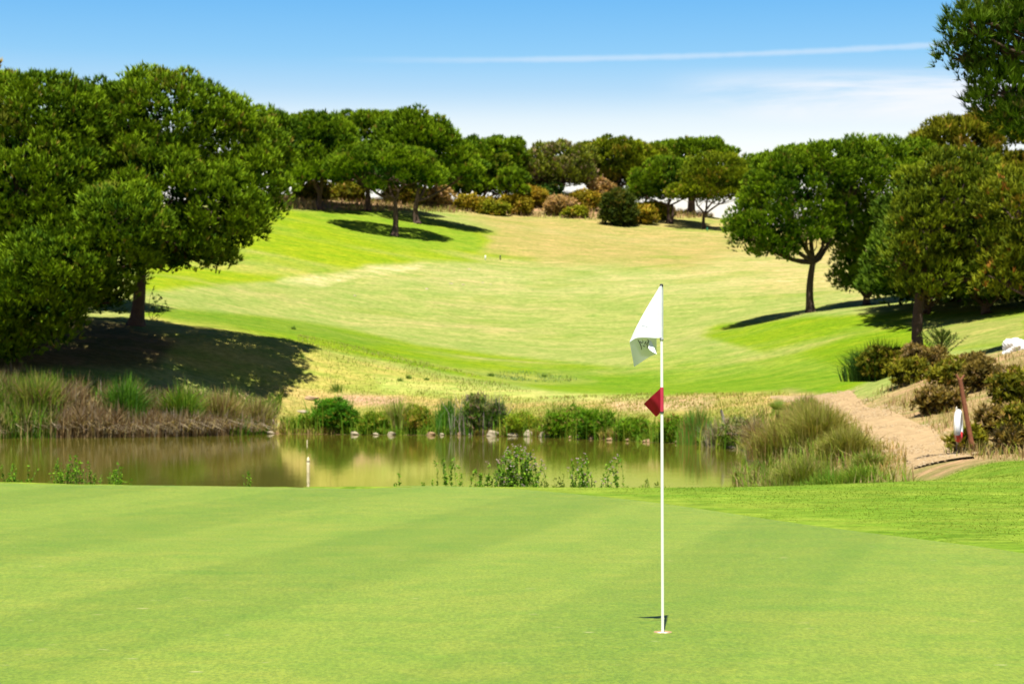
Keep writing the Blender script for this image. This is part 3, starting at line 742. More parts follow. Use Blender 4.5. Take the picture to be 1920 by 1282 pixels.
def grass_clump(px, Y, wpx, hpx, label, cols=(GR1, GR2, GRY), n=900, name='reed_clump', cat='reeds', lean=.35, wid=None, group=None, heads=None, base=None, bend=.5):
    b0 = on(px, Y) if base is None else base
    t = empty(name, (b0[0], b0[1], b0[2]-.05), label, cat, group)
    w = wpx*Y/F/2; h = hpx*Y/F
    X = RNG.normal(0, .42, n).clip(-1.1, 1.1)*w; Yy = RNG.normal(0, .45, n)*w*.8
    H = h*RNG.uniform(.5, 1.05, n)*(1-.35*np.abs(X/w)**1.5)
    d = norm(np.c_[X/w+RNG.normal(0, .35, n), Yy/w+RNG.normal(0, .35, n), np.zeros(n)+1e-3]); d[:, 2] = 0
    bl = link('blades', blades_mesh('blades', np.c_[X, Yy, np.zeros(n)], H, rc(n, *cols), wid=wid or .013*Y/60, lean=lean, dirs=d, bend=bend), M_blade, t); bl['kind'] = 'stuff'
    return t

def shoreY(px):
    for Y in np.arange(110, 74, -.1):
        if poly_sd(np.array([(px-960)*Y/F]), np.array([Y]), POND)[0] < 0: return Y
    return 84.0
for px, w, h, lab, cols in [(478, 70, 74, 'domed brown green tussock at the right end of the reed bank', (STR, STB, GRY)), (415, 80, 92, 'rust brown tussock second from the right end of the reed bank', (STB, STR, (.3,.2,.08), GRY)),
                            (340, 70, 104, 'upright green reed tuft in the right half of the reed bank', (GR1, GR2, GRY)), (235, 70, 112, 'tall green reed tuft in the middle of the reed bank', (GR1, GR2, (.05,.13,.02))), (70, 90, 110, 'olive brown tussock in the left part of the reed bank', (GRY, STB, GR2))]:
    Yk = shoreY(px)+1.6
    grass_clump(px, Yk, w, h, lab, cols=cols, n=900, name='reed_clump', cat='reeds', lean=.5, wid=.026, group='tufts standing out in the reed bank')
# far shore, left to right
FS = 'plants along the far shore of the pond'
shrub(630, shoreY(630)+.7, 92, 68, 'dense dark green rounded bush on the far shore, the first right of the reed bank', pal=((0.026,0.116,0.007),(0.078,0.261,0.011),(0.200,0.220,0.030),.06), group=FS, dens=22, L=.2, grass=130, wid=.10, up=1.7)
shrub(572, shoreY(572)+.7, 60, 38, 'low bright green growth at the water left of the dark rounded bush', pal=((0.065,0.174,0.009),(0.156,0.348,0.017),(0.300,0.300,0.050),.1), group=FS, dens=22, L=.16, cr=.25, grass=130, wid=.10, up=1.7)
shrub(705, shoreY(705)+.7, 62, 48, 'small yellow green shrub just right of the dark rounded bush', pal=((0.078,0.174,0.009),(0.182,0.348,0.017),(0.300,0.300,0.050),.15), group=FS, dens=22, L=.16, cr=.25, grass=190, wid=.10, up=1.7)
grass_clump(747, shoreY(747)+.7, 40, 82, 'tall pale yellow grass clump with feathery stems on the far shore', cols=(GRY, STR, (0.260,0.406,0.044)), group=FS, n=500, name='grass_clump', cat='tall grass')
shrub(785, shoreY(785)+.7, 60, 56, 'yellowish mixed bush between the feathery grass and the cattails', pal=((0.091,0.160,0.011),(0.221,0.319,0.022),(0.320,0.220,0.060),.2), group=FS, dens=20, L=.17, cr=.25, grass=210, wid=.10, up=1.7)
grass_clump(838, shoreY(838)+.7, 46, 80, 'upright dark green cattail clump on the far shore', cols=(GR1, (0.065,0.189,0.022), GR2), group=FS, n=420, name='cattail_clump', cat='cattails', lean=.14)
shrub(893, shoreY(893)+.7, 74, 78, 'tall bush with purplish feathery top right of the cattails', pal=((0.039,0.116,0.011),(0.117,0.232,0.022),(0.240,0.190,0.150),.14), group=FS, dens=20, L=.18, grass=250, wid=.10, up=1.7, gcol=(GR1, (0.280,0.220,0.200)))
shrub(932, shoreY(932)+.7, 30, 70, 'narrow dark bush with wispy top beside the purplish bush', pal=((0.026,0.087,0.011),(0.078,0.174,0.022),(0.200,0.160,0.120),.1), group=FS, dens=20, L=.18, grass=190, wid=.10, up=1.7, gcol=(GR1, (0.250,0.200,0.160)))
shrub(980, shoreY(980)+.7, 76, 42, 'low yellow green growth behind the pale shore stones', pal=((0.117,0.217,0.011),(0.234,0.377,0.022),(0.300,0.280,0.050),.15), group=FS, dens=22, L=.15, cr=.22, grass=220, wid=.10, up=1.7)
shrub(1060, shoreY(1060)+.7, 76, 70, 'rounded bright green bush with brownish tips in the middle of the far shore', pal=((0.052,0.160,0.007),(0.143,0.319,0.013),(0.260,0.200,0.080),.1), group=FS, dens=22, L=.18, grass=170, wid=.10, up=1.7)
shrub(1118, shoreY(1118)+.7, 84, 64, 'widest green bush of the far shore, sloping down to the right', pal=((0.039,0.145,0.007),(0.130,0.290,0.013),(0.240,0.200,0.080),.06), group=FS, dens=22, L=.18, grass=130, wid=.10, up=1.7)
shrub(1192, shoreY(1192)+.7, 70, 50, 'low green bush on the far shore behind the red pennant', pal=((0.065,0.189,0.009),(0.169,0.348,0.017),(0.260,0.200,0.060),.1), group=FS, dens=22, L=.17, cr=.26, grass=130, wid=.10, up=1.7)
shrub(1262, shoreY(1262)+.7, 62, 50, 'small green bush on the far shore just right of the flagstick', pal=((0.065,0.174,0.009),(0.169,0.319,0.017),(0.260,0.160,0.060),.14), group=FS, dens=22, L=.17, cr=.26, grass=130, wid=.10, up=1.7)
grass_clump(1308, shoreY(1308)+.7, 70, 80, 'green reeds with orange tips near the dead stump', cols=(GR2, (0.104,0.290,0.033), (0.300,0.200,0.060)), group=FS, n=900, lean=.2)
grass_clump(1350, shoreY(1350)+.7, 60, 66, 'thin pale wiry grass behind the dead stump', cols=(GREYB, (0.200,0.220,0.100), STR), group=FS, n=500, name='grass_clump', cat='tall grass', lean=.6)
shrub(1382, shoreY(1382)+.7, 62, 66, 'grey green bushy weed right of the dead stump', pal=((0.078,0.174,0.022),(0.182,0.290,0.044),(0.260,0.220,0.180),.25), group=FS, dens=20, L=.16, grass=190, wid=.10, up=1.7)
grass_clump(1415, 78, 40, 80, 'pale straw grass leaning at the pond corner', cols=(STR, GREYB, STB), group=FS, n=500, name='grass_clump', cat='tall grass', lean=.7)

def shore_growth():
    n = 26000; px = RNG.uniform(525, 1400, n); sx = np.arange(500, 1420, 10); sy = np.array([shoreY(x) for x in sx])
    Y = np.interp(px, sx, sy) + RNG.beta(1, 2.2, n)*2.6 + .1; X = (px-960)*Y/F
    m = vnoise(X, Y, .8, 3); keep = m + RNG.random(n)*.3 > .52; X, Y, m, px = X[keep], Y[keep], m[keep], px[keep]; n = len(X)
    H = RNG.uniform(.18, .62, n)*(.5+1.1*vnoise(X+9, Y, .5, 2))
    g = rc(n, GR2, (.13,.24,.014), GRY); yl = rc(n, GRY, (.32,.27,.05), STB)
    C = np.where((vnoise(X+30, Y, .45, 3) > .58)[:, None], yl, g)
    return blades_mesh('shore_growth', np.c_[X, Y, ground_z(X, Y)-.03], H, C, wid=.028, lean=.7)
o = link('shore_growth', shore_growth(), M_blade); tag(o, 'low yellow green growth lining the far waterline between the bushes', 'bank plants', kind='stuff')

def side_growth():
    n = 26000; X = RNG.uniform(3.6, 11.5, n); Y = RNG.uniform(34.5, 84, n); d = poly_sd(X, Y, POND)
    keep = (d > -.1) & (d < 2.6) & (vnoise(X, Y, .9, 3) + RNG.random(n)*.3 > .5) & (poly_sd(X, Y, GREEN) > 3); X, Y = X[keep], Y[keep]; n = len(X)
    H = RNG.uniform(.2, .75, n)*(.5+1.0*vnoise(X+9, Y, .5, 2))
    return blades_mesh('shore_growth', np.c_[X, Y, ground_z(X, Y)-.03], H, rc(n, GR2, (.13,.24,.014), GRY, STR, STB), wid=.014, lean=.7)
o = link('shore_growth', side_growth(), M_blade); tag(o, 'mixed green and straw growth along the right hand waterline', 'bank plants', kind='stuff')

# dead stump with roots at the water
t = empty('dead_stump', on(1347, 82.6)+np.array([0, -.3, 0]), 'bleached dead stump with spreading roots standing in the shallows', 'tree stump')
lines = [limb((0, 0, -.3), (.08, 0, 1.5), .16, .05, 8)]
for k in range(9):
    a = k*.75; lines.append(limb((0, 0, .42), (math.cos(a)*.85, math.sin(a)*.4, -.35), .09, .03, 6, .3))
link('trunk', tubes_mesh('trunk', lines, 8), simple('dead_wood', (.30, .26, .2), .9, .3, 5, .4), t, smooth=True)

# big grass mound on the right bank
MG = 'tall grasses on the right bank beside the path'
gb = [(1475, 58, 130, 120, (GRY, (.32,.27,.07), (.30,.19,.07), (.2,.22,.03)), 2600, 'broad brownish green grass tussock, the tallest beside the path'),
      (1535, 56, 120, 118, ((.34,.28,.08), GRY, (.24,.24,.04)), 2400, 'fan shaped yellowish grass tussock at the middle of the right bank'),
      (1590, 50, 100, 96, (GRY, (.34,.32,.08), (.30,.27,.06)), 2200, 'bright yellow green tussock at the right end next to the path'),
      (1632, 45.5, 60, 62, ((.14,.26,.02), GRY, STR), 1400, 'small bright tussock lowest beside the path'),
      (1560, 42.5, 110, 62, ((.10,.23,.014), (.16,.28,.03), GRY), 1700, 'fresh green grass clump in front of the tussocks'),
      (1465, 41, 90, 52, ((.10,.22,.014), (.2,.2,.06), GRY), 1200, 'low mixed green clump at the left foot of the tussocks'),
      (1400, 37, 40, 92, ((.03,.07,.01), (.08,.15,.02), (.2,.18,.05)), 500, 'dark upright reed clump standing against the pond at right'),
      (1440, 62, 70, 90, (GREYB, STR, (.3,.22,.14)), 900, 'greyish straw tussock at the left flank of the mound'),
      (1620, 42, 110, 66, ((.12,.25,.014), (.2,.3,.03), GRY), 1500, 'bright green grass clump at the right front of the tussocks'),
      (1510, 47, 120, 90, ((.17,.23,.03), (.28,.25,.07), GRY), 2000, 'dull green tussock filling the front left of the mound'),
      (1520, 62, 110, 100, ((.30,.24,.07), (.34,.28,.09), GRY), 1600, 'golden brown tussock at the crest behind the others'),
      (1345, 34, 120, 44, (STR, GRY, (.3,.27,.12)), 500, 'wispy straw grass standing before the pond right of the flagstick')]
for px, Y, w, h, cols, n, lab in gb:
    b0 = on(px, Y); hh = (h + (HZ + (EYE-b0[2])*F/Y - 905)*.9)*.82 if Y > 40 else h*.9; h = h*.85
    grass_clump(px, Y, w, max(h, hh), lab, cols=cols, n=n, name='grass_tussock', cat='tall grass', lean=.75, wid=.012, group=MG, bend=.7, base=b0)
# young palm
t = empty('young_palm', on(1458, 80), 'small palm with stiff fan of pale green fronds above the grass mound', 'palm')
def fronds():
    V, T, C = [], [], []
    for k in range(13):
        a = k*2.4; el_ = R(25 + (k*37) % 60); L = RNG.uniform(.40, .58)
        ax = np.array([math.cos(a)*math.cos(el_), math.sin(a)*math.cos(el_)*.8, math.sin(el_)])
        tip = ax*.22 + np.array([0, 0, .42])
        side = norm(np.cross(ax, [0.1, .2, 1]))
        o_ = len(V); V += [np.array([0, 0, .30]), tip+side*.02, tip-side*.02]; T.append((o_, o_+1, o_+2))
        for s in range(-4, 5):
            d = norm(ax*1.0 + side*s*.22); i = len(V)
            V += [tip - side*.03, tip + side*.03, tip + d*L*(1-.06*abs(s))]; T.append((i, i+1, i+2))
    V = np.array(V); return np_mesh('fronds', V, tris=T, colors=np.tile((.26, .36, .07), (len(V), 1)))
link('fronds', fronds(), M_leaf, t)
link('trunk', tubes_mesh('trunk', [limb((0, 0, 0), (0, 0, .38), .1, .08, 5)], 8), M_bark, t, smooth=True)

# ---------------------------------------------------------------- scrub on the right bank
SG = 'scrub bushes on the right bank above the path'
OL = ((.04,.06,.006),(.19,.22,.018),(.24,.18,.05),.06)
BR = ((.06,.055,.015),(.21,.19,.05),(.24,.20,.11),.12)
for px, py, Y, w, h, pal, lab in [
    (1665, 758, 79, 92, 66, OL, 'olive scrub bush closest to the bend of the path'),
    (1700, 775, 72, 70, 60, OL, 'dusty olive bush overhanging the path verge'),
    (1735, 725, 74, 90, 58, BR, 'brownish dark bush below the crooked pine trunk'),
    (1700, 705, 78, 70, 44, OL, 'dark olive bush against the foot of the crooked pine'),
    (1790, 735, 66, 96, 60, OL, 'wide olive bush left of the leaning post'),
    (1760, 780, 60, 84, 52, BR, 'grey brown dry bush left of the life ring'),
    (1850, 730, 63, 100, 62, BR, 'dark brown bush behind the leaning post'),
    (1900, 760, 57, 90, 70, OL, 'shaded olive bush at the right edge above the post'),
    (1875, 825, 50, 90, 58, BR, 'dry reddish brown bush right of the leaning post'),
    (1925, 800, 47, 80, 84, OL, 'dark leafy bush cut by the right edge of the picture'),
    (1920, 858, 42, 84, 44, BR, 'low tangle of dead twigs at the right end of the path'),
    (1815, 838, 46.5, 44, 42, OL, 'small olive bush at the foot of the leaning post'),
    (1830, 682, 69, 70, 26, BR, 'low dry bush along the lawn edge left of the white rock')]:
    shrub(px, Y, w, h, lab, pal=pal, name='scrub_bush', cat='bush', group=SG, dens=24, L=.14, cr=.26, wid=.22, twigs=18)
grass_clump(1655, 80, 130, 92, 'big dark spiky grass tuft in the shade left of the crooked trunk', cols=((.02,.06,.008), (.05,.12,.012), (.04,.08,.01)), n=2200, name='spiky_tuft', cat='grass tuft', lean=.8, wid=.022)
# young pine by the trunk
def young_pine(px, Y, wpx, hpx, label):
    b0 = on(px, Y); t = empty('young_pine', b0, label, 'young pine'); w = wpx*Y/F/2; h = hpx*Y/F
    lines = [limb((0, 0, 0), (0, 0, h*.95), .04, .01, 6, .03)]; P, D = [], []
    for k in range(26):
        f = .12 + .8*k/26; a = k*2.4; L = w*(1.25-f)*RNG.uniform(.7, 1.05)
        s = np.array([0, 0, h*f*.75]); e = s + np.array([math.cos(a)*L, math.sin(a)*L, L*.75+.08])
        lines.append(limb(s, e, .016, .006, 4, .1))
        for q in np.linspace(.25, 1, 9): P.append(s+(e-s)*q); D.append((e-s)+np.array([0, 0, .2]))
    for q in np.linspace(.4, 1, 8): P.append(np.array([0, 0, h*q])); D.append(np.array([0, 0, 1.]))
    P, D = np.array(P), np.array(D)
    link('trunk', tubes_mesh('trunk', lines, 5), M_bark, t)
    link('needles', shoots_mesh('needles', P, D, np.full(len(P), .15), rc(len(P), (.05,.1,.015), (.09,.14,.02)), K=9, wid=.09), M_pine, t)
young_pine(1765, 76, 84, 70, 'spiky young pine growing right of the crooked trunk')

# leafy suckers beside the big left trunk
t = empty('leafy_sapling', on(284, 117), 'thin leafy sapling just right of the big leaning left trunk', 'sapling')
lines = []; P = []; D = []
for k in range(5):
    e = np.array([.1+k*.22, -.1*k, 1.9-.28*k]); lines.append(limb((0, 0, 0), e, .02, .008, 6, .3))
    for q in np.linspace(.45, 1, 4): P.append(e*q+RNG.normal(0, .08, 3)); D.append(np.array([1, -.3, .1]))
link('stems', tubes_mesh('stems', lines, 5), M_bark, t)
link('leaves', shoots_mesh('leaves', np.array(P), np.array(D), np.full(len(P), .22), rc(len(P), (.03,.06,.01), (.05,.09,.01)), K=4, wid=.3, lobe=True), M_leaf, t)

# ---------------------------------------------------------------- scrub along the ridge
SC = 'low scrub under the ridge pines'
Y1 = ((.12,.13,.01),(.30,.28,.022),(.34,.24,.05),.08); Y2 = ((.10,.15,.01),(.24,.30,.02),(.3,.25,.04),.08); Y3 = ((.22,.18,.08),(.36,.29,.12),(.36,.27,.17),.15)
for px, Y, w, h, pal, lab in [
    (650, 232, 84, 40, OL, 'rust brown scrub seen between the shaded ridge trunks at left'),
    (585, 228, 70, 36, OL, 'pale dry scrub behind the leftmost ridge trunk'),
    (760, 236, 84, 44, OL, 'golden brown scrub behind the lone umbrella pine trunk'),
    (815, 240, 66, 40, Y3, 'dull dry scrub right of the bare ridge trunk'),
    (880, 241, 60, 30, Y1, 'yellow scrub bush leftmost in the row under the bushy ridge pine'),
    (922, 240, 62, 32, Y2, 'greenish scrub bush spilling onto the dry slope'),
    (966, 243, 62, 36, Y1, 'amber scrub bush right of the greenish one'),
    (1000, 246, 60, 46, Y1, 'tall orange brown scrub bush below the sparse pine'),
    (1030, 249, 46, 40, ((.02,.07,.01),(.06,.13,.02),(.1,.1,.03),.05), 'dark green bush beneath the sparse pine'),
    (1052, 243, 60, 34, Y3, 'grey pink scrub on the bare sandy knoll'),
    (1098, 246, 62, 42, Y1, 'yellow orange scrub bush on the sandy knoll'),
    (1080, 241, 40, 18, Y2, 'small green scrub plant low on the sandy knoll'),
    (1200, 240, 66, 38, Y1, 'rusty scrub bush right of the dark conical evergreen'),
    (1128, 252, 56, 46, Y3, 'dull scrub left of the dark conical evergreen'),
    (1226, 247, 70, 34, Y2, 'low green scrub in the shade of the twin trunk pine')]:
    shrub(px, Y, w, h, lab, pal=pal, name='scrub_bush', cat='bush', group=SC, dens=6, L=.34, cr=.55, wid=.25, K=5, twigs=6)
shrub(1160, 237, 66, 84, 'dark conical evergreen standing alone at the ridge edge', pal=((.02,.045,.008),(.07,.11,.014),(.1,.1,.03),.05), name='evergreen_shrub', cat='evergreen', dens=5, L=.5, cr=.6, wid=.18, K=5)

# ---------------------------------------------------------------- small plants on the fairway bank
SW = 'small weeds dotted over the bank behind the pond'
for px, py, w, h, lab in [(766,712,10,12,'small dark weed left in the row above the far bushes'),(800,714,9,8,'tiny weed between two taller ones above the far bushes'),(750,714,10,8,'short weed at the left of the row of weeds'),
                          (632,738,22,26,'solitary yellow green weed above the dark rounded bush'),(550,618,10,10,'small round weed on the strip of grass near the left shadow'),(920,706,12,12,'isolated weed left of the pale blue grass patch'),
                          (565,672,12,10,'tiny dark weed at the tip of the big pine shadow'),(1020,706,9,8,'tiny weed inside the pale blue grass patch')]:
    p = hit(px, py, 86); Y = p[1]
    grass_clump(px, Y, w, h*1.2, lab, cols=((.08,.19,.03), (.14,.25,.04), GRY), n=90, name='weed', cat='weed', group=SW, base=p, lean=.9, wid=.016)

# dry grass, near rough and bank grass as real blades
def scatter_blades(name, n, region, hgt, cols, wid, label, cat, lean=.5, yr=(84, 125), xr=(-40, 40), mask=None, dens=None):
    X = RNG.uniform(*xr, n); Y = RNG.uniform(*yr, n)
    z = ground_z(X, Y); px = 960 + X*F/Y; py = HZ - (z-EYE)*F/Y
    keep = np.zeros(n, bool)
    for poly in region: keep |= poly_sd(px, py, poly) < 0
    keep &= (poly_sd(X, Y, POND) > .2) & (poly_sd(X, Y, PATHP) > RNG.uniform(-.55, .6, len(X)))
    if dens: keep &= vnoise(X, Y, dens, 3) + RNG.random(n)*.3 > .55
    X, Y, z = X[keep], Y[keep], z[keep]; n = len(X)
    H = RNG.uniform(*hgt, n)*(.6+.8*vnoise(X, Y, .8, 2))
    o = link(name, blades_mesh(name, np.c_[X, Y, z-.02], H, rc(n, *cols), wid=wid, lean=lean), M_blade)
    return tag(o, label, cat, kind='stuff')
scatter_blades('dry_grass', 60000, [[(470,700),(700,730),(1000,745),(1260,738),(1480,738),(1480,840),(470,825)]], (.06, .22), (STR, GRY, GRY, (.24,.26,.03), (.36,.27,.08)), .016,
               'parched straw coloured grass covering the bank behind the far shore plants', 'dry grass', yr=(84, 112), xr=(-16, 16), dens=.9)
scatter_blades('dry_grass', 60000, [[(1500,745),(1640,790),(1700,850),(1700,900),(1600,905),(1440,800)]], (.12, .4), (STR, (.40,.27,.08), GRY, (.36,.23,.08)), .012,
               'long golden dry grass between the tussocks and the dirt path', 'dry grass', yr=(36, 95), xr=(5, 14), dens=.5)
scatter_blades('dry_grass', 40000, [[(1620,745),(1760,690),(1960,650),(1960,900),(1780,870),(1740,800),(1640,770)]], (.1, .35), (STR, STB, GRY, (.4,.26,.12)), .011,
               'thin dry grass and litter under the scrub on the right bank', 'dry grass', yr=(36, 95), xr=(9, 24), dens=.5)
scatter_blades('dry_grass', 50000, [[(480,345),(1480,345),(1480,400),(1180,416),(1000,408),(880,400),(500,392)]], (.3, .8), ((.3,.2,.08), STB, GRY, (.34,.22,.12)), .045,
               'rough brown undergrowth along the ridge beneath the pines', 'undergrowth', yr=(205, 268), xr=(-36, 34), dens=.25)
scatter_blades('tall_grass', 6000, [[(925,702),(950,696),(1000,697),(1050,704),(1090,712),(1060,717),(980,715),(935,711)]], (.06, .25), ((.13,.22,.08), (.18,.26,.09), GRY), .016,
               'pale bluish grass patch on the lower fairway behind the pond', 'grass patch', yr=(112, 132), xr=(-2, 5), dens=.9)
scatter_blades('tall_grass', 30000, [[(560,628),(720,660),(900,705),(1000,735),(700,735),(540,700)]], (.06, .2), (GRY, STR, LUSH), .016,
               'patchy yellowing grass on the slope in front of the pine shadow', 'rough grass', yr=(103, 140), xr=(-18, 4), dens=.6)

def near_rough():
    n = 210000
    X = RNG.uniform(-9.5, 11.5, n); Y = RNG.uniform(15.5, 37, n)
    d = poly_sd(X, Y, Gs[::2]); pdst = poly_sd(X, Y, POND)
    keep = (d > -.28) & (np.abs(X) < Y*.27+.3) & (pdst > 2.2)
    X, Y, d = X[keep], Y[keep], d[keep]; n = len(X)
    z = ground_z(X, Y)
    H = RNG.uniform(.008, .016, n)*(.22 + .78*sstep(-.2, 1.6, d))*(.7+.6*vnoise(X, Y, 1.1, 3))
    t = vnoise(X, Y, .8, 4)[:, None]
    t2 = sstep(.35, .65, vnoise(X+5, Y*2.2, .35, 4))[:, None]
    C = (np.array((.095, .185, .008))*(1-t) + np.array((.19, .26, .022))*t)*(1-.5*t2) + np.array((.24, .28, .04))*.5*t2
    return blades_mesh('rough_grass', np.c_[X, Y, z-.003], H, C, wid=.008, lean=1.3)
o = link('rough_grass', near_rough(), M_blade); tag(o, 'lush mown rough grass wrapping the back and right side of the putting green', 'grass', kind='stuff')

# weeds on the near bank, against the water
NWG = 'weeds on the near edge of the pond behind the green'
def flower_weed(px, Y, wpx, hpx, label, n=60, flowers=None, pal=((.07,.18,.01),(.20,.36,.02),(.3,.3,.06),.08), leafL=.036):
    b0 = on(px, Y); need = 0
    crest = HZ + EYE*F/28.3
    t = empty('flowering_weed' if flowers else 'leafy_weed', b0-np.array([0, 0, .02]), label, 'weed', NWG)
    w = wpx*Y/F/2; zt = EYE + (HZ-(905-hpx))*Y/F - b0[2]
    lines, P, D, FP = [], [], [], []
    for k in range(n):
        x0 = RNG.normal(0, .4)*w; h = zt*RNG.uniform(.45, 1.0)*(1-.4*min(1, abs(x0)/w)**2)
        e = np.array([x0*1.25+RNG.normal(0, .03), RNG.normal(0, .12), h]); s = np.array([x0, e[1]*.5, 0])
        pts, rr = limb(s, e, .004, .0015, 6, .12); lines.append((pts, rr))
        m = int(14*h/.4)+5
        for q in RNG.uniform(.15, 1, m): 
            i = q*5; p = pts[int(i)] if int(i) >= 5 else pts[int(i)]*(1-i % 1)+pts[int(i)+1]*(i % 1)
            P.append(p); D.append(norm(RNG.normal(size=3)+np.array([0, 0, .6])))
        if flowers and RNG.random() < .85: FP.append(e)
    link('stems', tubes_mesh('stems', lines, 4), simple_stem, t)
    P, D = np.array(P), np.array(D); dk, lt = np.array(pal[0]), np.array(pal[1]); f = RNG.random((len(P), 1))
    link('leaves', shoots_mesh('leaves', P, D, RNG.uniform(.6, 1.5, len(P))*leafL, dk*(1-f)+lt*f, K=3, wid=.28, lobe=True), M_leaf, t)
    if flowers:
        FP = np.array(FP); FP = np.concatenate([FP, FP+RNG.normal(0, .02, FP.shape), FP+RNG.normal(0, .03, FP.shape)])
        fh = link('flower_heads', shoots_mesh('flower_heads', FP, np.tile((0, 0, 1.), (len(FP), 1)), np.full(len(FP), .019), rc(len(FP), *flowers), K=9, wid=.3, lobe=True), M_leaf, t); fh['kind'] = 'stuff'
simple_stem = simple('green_stems', (.14, .2, .04), .7, .3, 10)
PK = ((.42,.30,.33), (.5,.42,.38), (.3,.2,.2))
flower_weed(130, 30.6, 100, 54, 'bushy bright green weed by the water at left', 46)
flower_weed(142, 30.4, 34, 74, 'single tall leafy spike rising out of the bushy left weed', 6)
flower_weed(218, 30.6, 66, 40, 'small weed with pale curved seed heads right of the bushy left weed', 26)
flower_weed(25, 30.6, 70, 48, 'thin weed at the left edge of the green', 16)
flower_weed(462, 30.2, 40, 40, 'sparse pair of thin sprigs above the green edge', 5)
flower_weed(735, 29.8, 60, 26, 'tiny sprigs between the marker post and the straw weeds', 5)
flower_weed(838, 29.8, 80, 52, 'straggly light green stems left of the pink thistles', 20)
flower_weed(905, 29.6, 70, 34, 'low leafy weed at the left foot of the pink thistles', 34)
flower_weed(972, 29.6, 112, 72, 'large clump of pink flowered thistles at the pond edge', 120, flowers=PK)
flower_weed(1092, 29.5, 60, 66, 'narrow upright thistle right of the large pink clump', 26, flowers=PK)
flower_weed(1150, 29.5, 56, 62, 'lone thistle with two pale heads left of the flagstick', 14, flowers=PK)
flower_weed(1040, 29.6, 70, 30, 'low yellowish weeds between the two thistle clumps', 26, pal=((.12,.18,.02),(.24,.28,.04),(.3,.3,.06),.08))
flower_weed(1210, 29.5, 60, 20, 'very short weeds just left of the flagstick', 16, pal=((.12,.18,.02),(.24,.28,.04),(.3,.3,.06),.08))
# fine grass fringe along the crest
def fringe():
    n = 5200; X = RNG.uniform(-8.5, 7.5, n); d0 = RNG.uniform(0, 1.0, n)
    sh = chaikin(np.array(POND[:7]), 2); sh = sh[np.argsort(sh[:, 0])]
    Y = np.interp(X, sh[:, 0], sh[:, 1]) - 4.2 + d0
    keep = (vnoise(X, Y, 1.4, 3) > .42) & (poly_sd(X, Y, GREEN) > .1); X, Y = X[keep], Y[keep]; n = len(X)
    H = RNG.uniform(.03, .10, n)*(.5+1.0*sstep(-1.5, 4, X))
    return blades_mesh('bank_grass', np.c_[X, Y, ground_z(X, Y)], H, rc(n, GR2, GRY, (.2,.3,.03)), wid=.004, lean=.6)
o = link('bank_grass', fringe(), M_blade); tag(o, 'thin fringe of long grass on the brink between the green and the pond', 'grass', kind='stuff')

# ---------------------------------------------------------------- stones
def stone_mesh(name, r, seed, sub=3):
    bm = bmesh.new(); bmesh.ops.create_icosphere(bm, subdivisions=sub, radius=1)
    rs = np.random.default_rng(seed); ph = rs.random(9)*6
    for v in bm.verts:
        c = v.co; f = 1 + .16*math.sin(3*c.x+ph[0])*math.cos(2.6*c.y+ph[1]) + .11*math.sin(5*c.z+ph[2]+2*c.x) + .05*math.sin(9*c.y+ph[3]) + (.05*math.sin(17*c.x+11*c.z+ph[4])*math.sin(13*c.y-9*c.z+ph[5]) + .12*abs(math.sin(4*c.x-5*c.z+ph[6])) if sub > 3 else 0)
        v.co = Vector((c.x*r[0]*f, c.y*r[1]*f, c.z*r[2]*f))
    me = bpy.data.meshes.new(name); bm.to_mesh(me); bm.free(); return me
ST = 'stones along the waterline of the far shore'
stones = [(665,16,9,0,'white stone at the waterline below the dark rounded bush'),(705,12,6,0,'small pale stone right of the white one under the dark bush'),(734,15,9,0,'pale stone below the feathery yellow grass'),(808,18,9,1,'brown stone left of the cattails at the water'),
          (829,10,6,0,'small stone at the foot of the cattails'),(862,11,9,1,'brownish stone right of the cattails'),(882,9,7,0,'tiny stone under the purplish bush'),(925,24,15,0,'cream stone with a peaked top under the narrow dark bush'),
          (962,26,10,0,'long low cream stone left of the pair of big stones'),(990,18,16,0,'rounded pale stone left of the largest white stone'),(1025,31,16,0,'largest white stone of the far shore'),(1051,14,12,1,'tan stone touching the largest white stone at its right'),
          (1070,10,7,1,'small brown stone between the tan stone and the pale one'),(1085,16,11,0,'pale stone under the rounded bright bush'),(1110,15,8,1,'flat tan stone under the widest bush'),(1145,18,7,1,'flat orange stone under the right part of the widest bush'),
          (1178,16,8,1,'orange brown stone below the low bush left of the flagstick'),(1215,20,8,1,'brown flat stone just left of the flagstick'),(1273,15,10,1,'brown stone under the small bush right of the flagstick'),(1375,30,8,0,'flat pale rock lying in the water right of the dead stump'),
          (503,22,9,0,'pale muddy rock at the right end of the reed bank')]
shp = np.array(POND)
for i, (px, w, h, kd, lab) in enumerate(stones):
    Yb = None
    for Y in np.arange(110, 74, -.1):
        if poly_sd(np.array([(px-960)*Y/F]), np.array([Y]), POND)[0] < 0: Yb = Y; break
    Yb = (Yb or 84) + .1
    rx = w*Yb/F/2*.92; rz = h*Yb/F*.52
    o = link('shore_stone', stone_mesh('shore_stone', (rx, rx*.8, rz), i), M_stoneb if kd else M_stone, smooth=True)
    o.location = ((px-960)*Yb/F, Yb, WATER + rz*.35); tag(o, lab, 'stone', ST)
def flat_rock(px, py, w, h, lab, mat, ymin=86, sub=3):
    p = hit(px, py, ymin); rx = w*p[1]/F/2; rz = h*p[1]/F*.6
    o = link('rock', stone_mesh('rock', (rx, rx*.9, rz), int(px), sub), mat, smooth=True); o.location = (p[0], p[1], p[2]+rz*(.1 if rz > .15 else -.35)); tag(o, lab, 'rock')
flat_rock(584, 750, 30, 6, 'flat pinkish rock half sunk in the dry bank above the dark rounded bush', simple('pink_rock', (.32,.22,.12), .9, .2, 3, .3))
flat_rock(568, 775, 24, 8, 'small buff rock low on the dry bank', M_stone)
